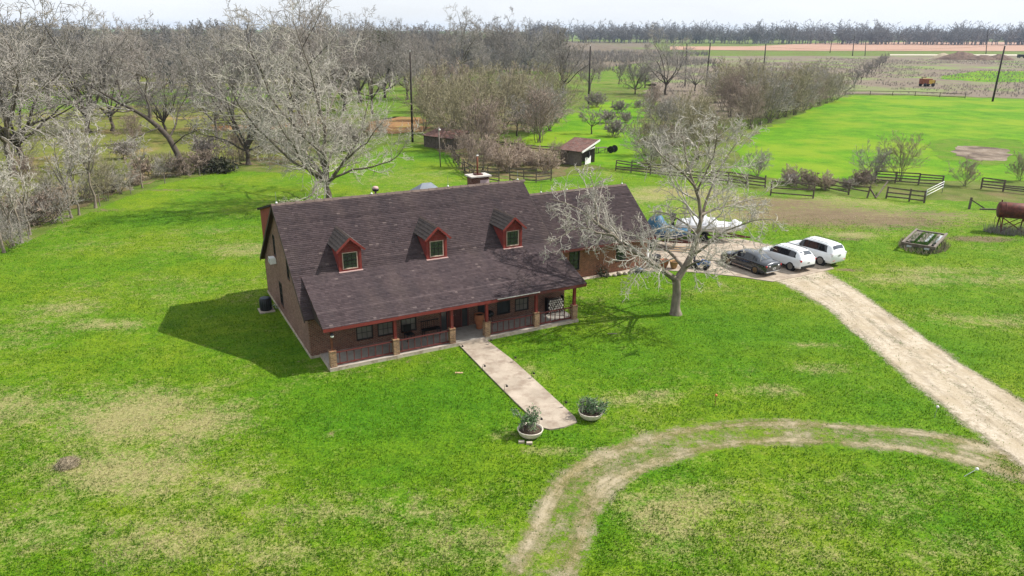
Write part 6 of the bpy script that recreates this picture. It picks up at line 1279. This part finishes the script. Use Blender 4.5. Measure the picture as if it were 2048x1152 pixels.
# wire fence posts along the left fence row
WP = [(-44.75, 61.99), (-44.04, 64.93), (-44.25, 70.60), (-44.57, 78.19), (-44.23, 84.34), (-43.04, 90.54), (-40.72, 95.55), (-37.61, 99.62), (-33.27, 100.91)]
o = empty('wire_fence', WP[0], 0, 'thin wire fence with slim posts along the left lawn edge', 'fence')
for p in WP: MB().tube([(p[0] - WP[0][0], p[1] - WP[0][1], -.1), (p[0] - WP[0][0], p[1] - WP[0][1], 1.3)], .05, 6).build('post', 'grey_wood', o)
for z in (.4, .8, 1.2): MB().tube([(p[0] - WP[0][0], p[1] - WP[0][1], z) for p in WP], .004, 4).build('wire', 'wire_dark', o)

# ------------------------------------------------------------------ sheds
A, B, C_ = Vector((6.89, 106.79)), Vector((9.69, 104.83)), Vector((11.89, 108.25)); D_ = A + (C_ - B)
o = empty('shed', A, 0, 'open-sided grey plank shed with a rusty tin roof', 'shed'); ux = (B - A); uy = (C_ - B)
def sh(f, g_, z): q = ux * f + uy * g_; return (q.x, q.y, z)
n = 14
for i in range(n):
    z = 2.15 + R.uniform(-.04, .04); MB().prism([sh(i / n + .004, 0, 0), sh((i + 1) / n - .004, 0, 0), sh((i + 1) / n - .004, 0, z), sh(i / n + .004, 0, z)], (-.02, .04, 0)).build('plank', 'grey_wood', o)
for i in range(n):
    MB().prism([sh(i / n + .004, 1, 0), sh((i + 1) / n - .004, 1, 0), sh((i + 1) / n - .004, 1, 2.9), sh(i / n + .004, 1, 2.9)], (-.02, .04, 0)).build('plank', 'grey_wood', o)
for f_, g_, z in ((1, 0, 2.2), (1, 1, 3.05), (0, 1, 3.05), (0, 0, 2.2), (1, .9, 2.9)): MB().bar(sh(f_, g_, 0), sh(f_, g_, z), .13, .13).build('post', 'old_wood', o)
for k in range(5):     # tin sheets, ribbed and uneven
    f0, f1 = -.12 + k * .25, -.12 + (k + 1) * .25 + .02; m = MB(); q = []; nn = 8; dz = R.uniform(-.03, .03)
    for i in range(nn + 1):
        for g_ in (-.16, 1.18): f_ = f0 + (f1 - f0) * i / nn; zz = 2.25 + .82 * (g_ + .0) + (.03 if i % 2 else 0) + dz; q.append(sh(f_, g_ + R.uniform(-.02, .02), zz))
    m.add(q, [(2 * i, 2 * i + 2, 2 * i + 3, 2 * i + 1) for i in range(nn)]); m.build('tin_sheet', 'rust_roof', o)
MB().bar(sh(1.14, -.16, 2.06), sh(1.14, 1.18, 3.14), .04, .26).build('barge_board', 'far_white', o); MB().bar(sh(1.02, -.05, 1.95), sh(1.02, 1.0, 2.2), .04, .18).build('side_board', 'far_white', o)
for f_ in (.2, .5, .8): MB().bar(sh(f_, -.1, 2.1), sh(f_, 1.1, 3.05), .06, .1).build('rafter', 'old_wood', o)
q = empty('white_panel', (A + ux * .99 + uy * .33).to_tuple(), 0, 'white sheet leaning inside the open side of the shed', 'panel'); MB().prism([(0, 0, 0), (uy.x * .42, uy.y * .42, 0), (uy.x * .42, uy.y * .42, 1.1), (0, 0, 1.0)], (-.03, .02, 0)).build('sheet', 'far_white', q); MB().bar((0, 0, 1.0), (uy.x * .42, uy.y * .42, 1.1), .04, .04).build('edge_strip', 'grey_metal', q)
q = empty('hanging_coat', (A + ux * 1.04 + uy * .5).to_tuple(), 0, 'dark coat-like cloth hanging at the shed opening', 'cloth'); MB().blob((0, 0, 1.35), .2, 9, 7, .12, sz=2.4).build('cloth', 'clothing_dark', q, True); MB().tube([(0, 0, 1.75), (0, 0, 2.3)], .012, 5).build('cord', 'black_iron', q)
A, B = Vector((-14.60, 122.19)), Vector((-9.53, 118.18)); o = empty('low_shed', A, 0, 'low dark shed overgrown by the thicket edge', 'shed'); ux = B - A; pn = Vector((-ux.y, ux.x)).normalized() * 4
for i in range(16): f0, f1 = i / 16 + .004, (i + 1) / 16 - .004; MB().prism([(ux.x * f0, ux.y * f0, 0), (ux.x * f1, ux.y * f1, 0), (ux.x * f1, ux.y * f1, 1.9), (ux.x * f0, ux.y * f0, 1.9)], (pn.x * .01, pn.y * .01, 0)).build('plank', 'old_wood', o)
deck(MB(), (-ux.x * .04 - pn.x * .1, -ux.y * .04 - pn.y * .1, 1.9), (ux.x * 1.04 - pn.x * .1, ux.y * 1.04 - pn.y * .1, 1.9), (ux.x * 1.04 + pn.x, ux.y * 1.04 + pn.y, 2.7), (-ux.x * .04 + pn.x, -ux.y * .04 + pn.y, 2.7), .06).build('roof', 'rust_roof', o)
for f_ in (0, 1): MB().prism([(ux.x * f_, ux.y * f_, 0), (ux.x * f_ + pn.x, ux.y * f_ + pn.y, 0), (ux.x * f_ + pn.x, ux.y * f_ + pn.y, 2.6), (ux.x * f_, ux.y * f_, 1.85)], (ux.x * .01, ux.y * .01, 0)).build('side_wall', 'old_wood', o)
# old table frame and implement beside the shed
o = empty('work_table', (13.93, 116.63), .4, 'dark old wooden table standing right of the shed', 'table'); MB().box(-.9, .9, -.4, .4, .82, .88).build('table_top', 'old_wood', o)
for x in (-.8, .8):
    for y in (-.33, .33): MB().box(x - .05, x + .05, y - .05, y + .05, 0, .82).build('leg', 'old_wood', o)
MB().bar((-.8, -.33, .2), (.8, -.33, .7), .05, .08).build('brace', 'old_wood', o)
o = empty('farm_implement', (15.73, 117.20), 1.0, 'dark wheeled farm implement beside the old table', 'implement'); MB().bar((-.9, 0, .55), (.9, 0, .55), .08, .08).build('axle_beam', 'dark_metal', o)
for x in (-.7, .7):
    mm = MB().lathe([(.50, -.03), (.55, -.03), (.55, .03), (.50, .03)], 18); Mx = Matrix.Translation((x, 0, .55)) @ Matrix.Rotation(math.radians(90), 4, 'Y'); mm.v = [tuple(Mx @ Vector(p)) for p in mm.v]; w = mm.build('wheel', 'dark_metal', o)
    for i in range(8): a = 6.283 * i / 8; MB().bar((x, 0, .55), (x, .52 * math.cos(a), .55 + .52 * math.sin(a)), .025, .025).build('spoke', 'dark_metal', w)
for x in (-.4, 0, .4): MB().tube([(x, 0, .6), (x, -.3, .8), (x, -.5, .4), (x, -.4, .05)], .025, 6).build('tine', 'dark_metal', o)

# ------------------------------------------------------------------ derelict flatbed trailer and fuel tank
c_ = (37.3, 64.6); o = empty('flatbed_trailer', (*c_, 0), math.radians(52), 'derelict grey flatbed trailer sunk in weeds', 'trailer'); L_, W_ = 5.6, 2.5; zt = .62
for y in (-W_ / 2, W_ / 2): MB().box(-L_ / 2 - .05, L_ / 2 + .3, y - .09, y + .09, zt, zt + .16).build('side_rail', 'grey_wood', o)
MB().box(-L_ / 2 - .12, -L_ / 2 + .06, -W_ / 2 - .1, W_ / 2 + .1, zt - .12, zt + .14).build('rear_beam', 'old_wood', o); MB().box(L_ / 2 - .1, L_ / 2 + .08, -W_ / 2, W_ / 2, zt - .02, zt + .12).build('front_beam', 'grey_wood', o)
rr = random.Random(2)
for i in range(9):
    y = -W_ / 2 + .14 + i * .25
    if i in (2, 6): continue
    x0, x1 = -L_ / 2 + rr.uniform(.1, 2.2), L_ / 2 - rr.uniform(.1, .5); MB().box(x0, x1, y, y + .22, zt - .02, zt + .03).build('deck_plank', 'grey_wood' if i % 3 else 'far_grey', o)
for x in (-1.4, -.5):
    for s in (-1, 1):
        mm = MB().lathe([(.16, -.1), (.36, -.09), (.38, -.03), (.38, .03), (.36, .09), (.16, .1)], 16); Mx = Matrix.Translation((x, s * .95, .30)) @ Matrix.Rotation(math.radians(90), 4, 'X'); mm.v = [tuple(Mx @ Vector(p)) for p in mm.v]; mm.build('wheel', 'rubber', o, True)
for s in (-.7, .7): MB().box(-L_ / 2 - .16, -L_ / 2 - .115, s - .2, s + .2, zt - .2, zt - .05).build('light_board', 'far_grey', o)
def weeds(name, c, rx, ry, n, h, mat, lab, rz=0, z0=0.0, ring=0, cat='weeds', wd=.02):
    rg = np.random.default_rng(n); a = rg.random(n) * 6.283; r_ = np.sqrt(ring + (1 - ring) * rg.random(n)); x, y = r_ * np.cos(a) * rx, r_ * np.sin(a) * ry; c2, s2 = math.cos(rz), math.sin(rz); x, y = x * c2 - y * s2, x * s2 + y * c2
    b = rg.random(n) * 6.28; hh = h * rg.uniform(.4, 1.1, n); l_ = hh * rg.uniform(.1, .7, n); d = rg.random(n) * 6.28; w = np.full(n, wd)
    Vv = np.stack([np.stack([x - np.cos(b) * w, y - np.sin(b) * w, np.full(n, z0)], -1), np.stack([x + np.cos(b) * w, y + np.sin(b) * w, np.full(n, z0)], -1), np.stack([x + np.cos(d) * l_, y + np.sin(d) * l_, z0 + hh], -1)], 1).reshape(-1, 3)
    ob = np_mesh(name, Vv, np.arange(3 * n).reshape(-1, 3), mat); ob.location = (*c, 0); tag(ob, lab, cat, kind='stuff')
weeds('weeds', c_, 3.3, 2.0, 620, .6, 'brush_tan', 'dry brown weeds round the derelict trailer', math.radians(52), ring=.55); weeds('weeds', c_, 2.6, 1.1, 1500, .28, 'weed_green', 'green weeds growing on the trailer deck', math.radians(52), z0=.56)
weeds('weeds', c_, 3.2, 1.9, 900, .5, 'weed_dark', 'dark green weeds under the derelict trailer', math.radians(52))
o = empty('fuel_tank', (48.3, 69.6, 0), math.radians(-18), 'rust red cylindrical fuel tank on a braced stand', 'tank')
mm = MB().lathe([(0, -1.45), (.5, -1.43), (.72, -1.36), (.76, -1.28), (.76, 1.28), (.72, 1.36), (.5, 1.43), (0, 1.45)], 28); Mx = Matrix.Translation((0, 0, 2.15)) @ Matrix.Rotation(math.radians(90), 4, 'Y'); mm.v = [tuple(Mx @ Vector(p)) for p in mm.v]; tk = mm.build('tank_shell', 'rust_metal', o, True)
for x in (-.9, .9): mm = MB().lathe([(.762, -.03), (.785, -.03), (.785, .03), (.762, .03)], 28); Mx = Matrix.Translation((x, 0, 2.15)) @ Matrix.Rotation(math.radians(90), 4, 'Y'); mm.v = [tuple(Mx @ Vector(p)) for p in mm.v]; mm.build('band', 'rust_metal', tk, True)
MB().tube([(-1.2, .1, 2.85), (-1.2, .1, 3.1)], .06, 8).build('filler_cap', 'rust_metal', tk, True)
for x in (-1.0, 1.0):
    for s in (-1, 1): MB().bar((x, s * .75, 0), (x, s * .5, 1.62), .1, .1).build('leg', 'rust_metal', o)
    MB().bar((x, -.75, .2), (x, .55, 1.5), .05, .07).build('cross_brace', 'rust_metal', o)
for s in (-1, 1): MB().bar((-1, s * .73, .2), (1, s * .52, 1.5), .05, .07).build('side_brace', 'rust_metal', o); MB().bar((1, s * .735, .16), (-1, s * .525, 1.46), .05, .07).build('side_brace', 'rust_metal', o); MB().bar((-1.1, s * .48, 1.62), (1.1, s * .48, 1.62), .1, .1).build('cradle_beam', 'rust_metal', o)
MB().tube([(-1.45, -.2, 1.7), (-1.6, -.3, 1.4), (-1.55, -.35, .6), (-1.7, -.4, .1)], .025, 6).build('hose', 'black_plastic', o, True)
weeds('weeds', (48.4, 69.2), 2.6, 1.3, 1000, .9, 'twig_dark', 'dark dead weeds under the fuel tank', math.radians(-15)); weeds('weeds', (52.5, 68.4), 3.0, 1.0, 600, .6, 'twig_dark', 'dark dead weeds right of the fuel tank')
o = empty('timber_post', (50.05, 79.43), 0, 'short leaning timber post with a slanting rail left of the fuel tank', 'post'); MB().bar((0, 0, 0), (.15, .2, 1.25), .18, .18).build('post', 'old_wood', o); MB().bar((.1, .1, 1.0), (1.6, -.1, .12), .1, .12).build('slanting_rail', 'old_wood', o); MB().bar((1.0, -.3, .08), (4.2, -.6, .1), .14, .14).build('ground_rail', 'old_wood', o)

# ------------------------------------------------------------------ utility poles, wires, yard light
POLES = [((-17.13, 127.19, -16.98, 14.63), .17, 'near utility pole at the left end of the thicket'), ((19.56, 197.00, 19.49, 14.32), .20, 'utility pole beside the clearing behind the shed'), ((58.83, 261.93, 58.33, 13.99), .21, 'utility pole left of the tallest field pole'), ((66.18, 262.57, 66.36, 14.34), .23, 'tallest dark pole rising from the scrub field'), ((91.84, 282.27, 91.47, 13.82), .22, 'utility pole showing above the hedgerow'), ((133.59, 211.88, 133.73, 14.71), .24, 'leaning dark pole at the corner of the bright pasture'),
         ((261.68, 598.21, 260.90, 14.61), .3, 'far pole before the tilled field, right of a shorter one'), ((275.51, 675.46, 275.65, 10.73), .26, 'short far pole at the tilled field'), ((272.20, 600.15, 271.28, 10.28), .26, 'far pole beside the dark far tree'), ((411.43, 675.64, 408.84, 19.72), .3, 'tall thin far pole beyond the soil mounds')]
TOPS = []
for (xb, yb, xt, zt_), r_, lab in POLES:
    o = empty('utility_pole', (xb, yb), 0, lab, 'utility pole'); MB().tube([(0, 0, -.2), ((xt - xb) * .5, 0, zt_ * .5), (xt - xb, 0, zt_)], [r_ * 1.15, r_, r_ * .8], 9).build('shaft', 'pole_wood', o, True)
    MB().tube([(xt - xb, 0, zt_ - .02), (xt - xb, 0, zt_ + .28)], .05, 6).build('insulator', 'far_white', o, True); TOPS.append(Vector((xt, yb, zt_ + .2)))
for a, b, lab in ((0, 1, 'slack power line from the near pole to the clearing pole'), (1, 2, 'slack power line between clearing pole and the next field pole'), (2, 4, 'slack power line running on to the hedgerow pole'), (3, 5, 'slack power line from the tallest pole to the leaning pole')):
    p, q = TOPS[a], TOPS[b]; L_ = (q - p).length; tag(MB().tube([p.lerp(q, i / 16) - Vector((0, 0, L_ * .022 * 4 * (i / 16) * (1 - i / 16))) for i in range(17)], .014, 4).build('power_line', 'wire_dark'), lab, 'power line')
xb, yb, xt, zt_ = (-10.13, 103.30, -10.26, 5.52); o = empty('yard_light', (xb, yb), 0, 'slim yard light pole on the lawn left of the pen', 'lamp post'); MB().tube([(0, 0, 0), (xt - xb, 0, zt_)], .075, 8).build('pole', 'grey_wood', o, True); MB().blob((xt - xb + .15, -.1, zt_ - .35), .14, 9, 6, 0).build('lamp', 'white_plastic', o, True); MB().bar((xt - xb, 0, zt_ - .3), (xt - xb + .15, -.1, zt_ - .3), .05, .05).build('arm', 'grey_metal', o)
for p, h_, lab in (((-8.49, 106.63), 2.0, 'short grey post standing left of the pen'), ((-6.58, 99.23), 1.6, 'weathered post at the pen corner')): tag(MB().bar((0, 0, 0), (.1, 0, h_), .12, .12).build('wooden_post', 'old_wood'), lab, 'post').location = (*p, 0)

# ------------------------------------------------------------------ far things
o = empty('harvest_machine', (145.56, 269.50), .15, 'rusty red and yellow farm machine in the scrub field', 'farm machine'); MB().box(-2.4, 1.2, -1.2, 1.2, .9, 2.7).build('bin', 'orange_rust', o, False, .15); MB().box(-.2, 1.9, -1.25, -1.19, 1.0, 2.3).build('side_panel', 'yellow_paint', o); MB().box(1.2, 2.5, -1.0, 1.0, .8, 2.2).build('cab', 'rust_metal', o, False, .1)
for x in (-1.5, 1.5):
    for s in (-1, 1):
        mm = MB().lathe([(.2, -.2), (.6, -.18), (.65, 0), (.6, .18), (.2, .2)], 14); Mx = Matrix.Translation((x, s * 1.25, .62)) @ Matrix.Rotation(math.radians(90), 4, 'X'); mm.v = [tuple(Mx @ Vector(p)) for p in mm.v]; mm.build('wheel', 'rubber', o, True)
MB().tube([(-2.2, 0, 2.7), (-2.5, 0, 3.2), (-.8, 0, 3.1)], .15, 7).build('auger', 'rust_metal', o, True)
def mound(p, rx, ry, h, lab, seed, mat='mound_soil'):
    rg = random.Random(seed); m = MB(); N, K = 26, 7; q = [(0, 0, h * rg.uniform(.85, 1))]
    for k in range(1, K + 1):
        for j in range(N):
            a = 6.283 * j / N; f_ = k / K; q.append((rx * f_ * math.cos(a) * rg.uniform(.92, 1.08), ry * f_ * math.sin(a) * rg.uniform(.92, 1.08), (h * (1 - f_ ** 1.3) + rg.uniform(-.12, .12) * h * (1 if k < K else 0)) if k < K else -.1))
    m.add(q, [(0, 1 + j, 1 + (j + 1) % N) for j in range(N)] + [(1 + (k - 1) * N + j, 1 + k * N + j, 1 + k * N + (j + 1) % N, 1 + (k - 1) * N + (j + 1) % N) for k in range(1, K) for j in range(N)])
    ob = m.build('soil_mound', mat, None, True); ob.location = (*p, 0); tag(ob, lab, 'soil mound')
mound((302.16, 545.25), 9, 6, 4.2, 'pale brown soil mound, left of the dark mounds', 1, 'straw_pile'); mound((310.14, 537.62), 17, 8, 5.2, 'largest dark soil mound beyond the scrub field', 2); mound((321.69, 530.81), 12, 6, 3.4, 'low dark soil mound in the middle of the row', 3); mound((334.27, 532.83), 11, 6, 4.0, 'dark soil mound at the right end of the row', 4)
def far_house(p, w, d, h, rz, lab, wall='far_white', roofm='far_grey'):
    o = empty('far_house', p, rz, lab, 'house'); MB().box(-w / 2, w / 2, -d / 2, d / 2, 0, h).build('wall', wall, o); MB().prism([(-w / 2 - .3, -d / 2 - .3, h), (-w / 2 - .3, d / 2 + .3, h), (-w / 2 - .3, 0, h + d * .28)], (w + .6, 0, 0)).build('roof', roofm, o)
    for x in (-w * .3, 0, w * .3): MB().box(x - .5, x + .5, -d / 2 - .04, -d / 2 - .004, 1.0, 2.1).build('window', 'window_glass', o)
    MB().box(w * .12, w * .12 + .9, -d / 2 - .05, -d / 2 - .004, 0, 2.1).build('door', 'far_grey', o)
far_house((-173.80, 377.66), 9, 6, 3, .1, 'small white house in the wood behind the leaning tree'); far_house((-139.39, 344.74), 22, 9, 3.6, .0, 'long grey roofed barn in the wood left of the broad tree', 'far_grey'); far_house((-96.82, 318.52), 10, 7, 3, -.1, 'white house glimpsed through the tall trees behind the house'); far_house((519.07, 1193.22), 16, 10, 4, 0, 'pale far house before the horizon wood'); far_house((381.40, 1186.59), 14, 9, 4, .2, 'tiny white far house left of the pale one'); far_house((-182.57, 295.67), 8, 6, 3, .2, 'orange brown hut at the far left', 'orange_rust', 'rust_roof')
o = empty('far_truck', (378.48, 577.13), 0, 'dark truck parked on the pale far road at the right border', 'truck'); MB().box(-3, 1.4, -1.1, 1.1, .8, 2.6).build('box_body', 'dark_metal', o, False, .1); MB().box(1.5, 3.2, -1.05, 1.05, .7, 2.1).build('cab', 'dark_metal', o, False, .2)
for x in (-2, 2.2):
    for s in (-1, 1): mm = MB().lathe([(.2, -.15), (.5, -.12), (.5, .12), (.2, .15)], 12); Mx = Matrix.Translation((x, s * 1.0, .5)) @ Matrix.Rotation(math.radians(90), 4, 'X'); mm.v = [tuple(Mx @ Vector(p)) for p in mm.v]; mm.build('wheel', 'rubber', o, True)

# ------------------------------------------------------------------ haze between the camera and the horizon
t = NT('haze_air'); t.t.nodes.remove(t.b); vol = t.n('VolumePrincipled'); vol.inputs['Color'].default_value = (.58, .74, 1.0, 1); vol.inputs['Density'].default_value = HAZE; vol.inputs['Anisotropy'].default_value = .2; t.l(vol.outputs[0], t.out.inputs['Volume'])
tag(MB().box(-3700, 3700, -400, 5400, -2.5, 42).build('haze', 'haze_air'), 'thin bluish haze lying over the fields', 'haze', kind='stuff')
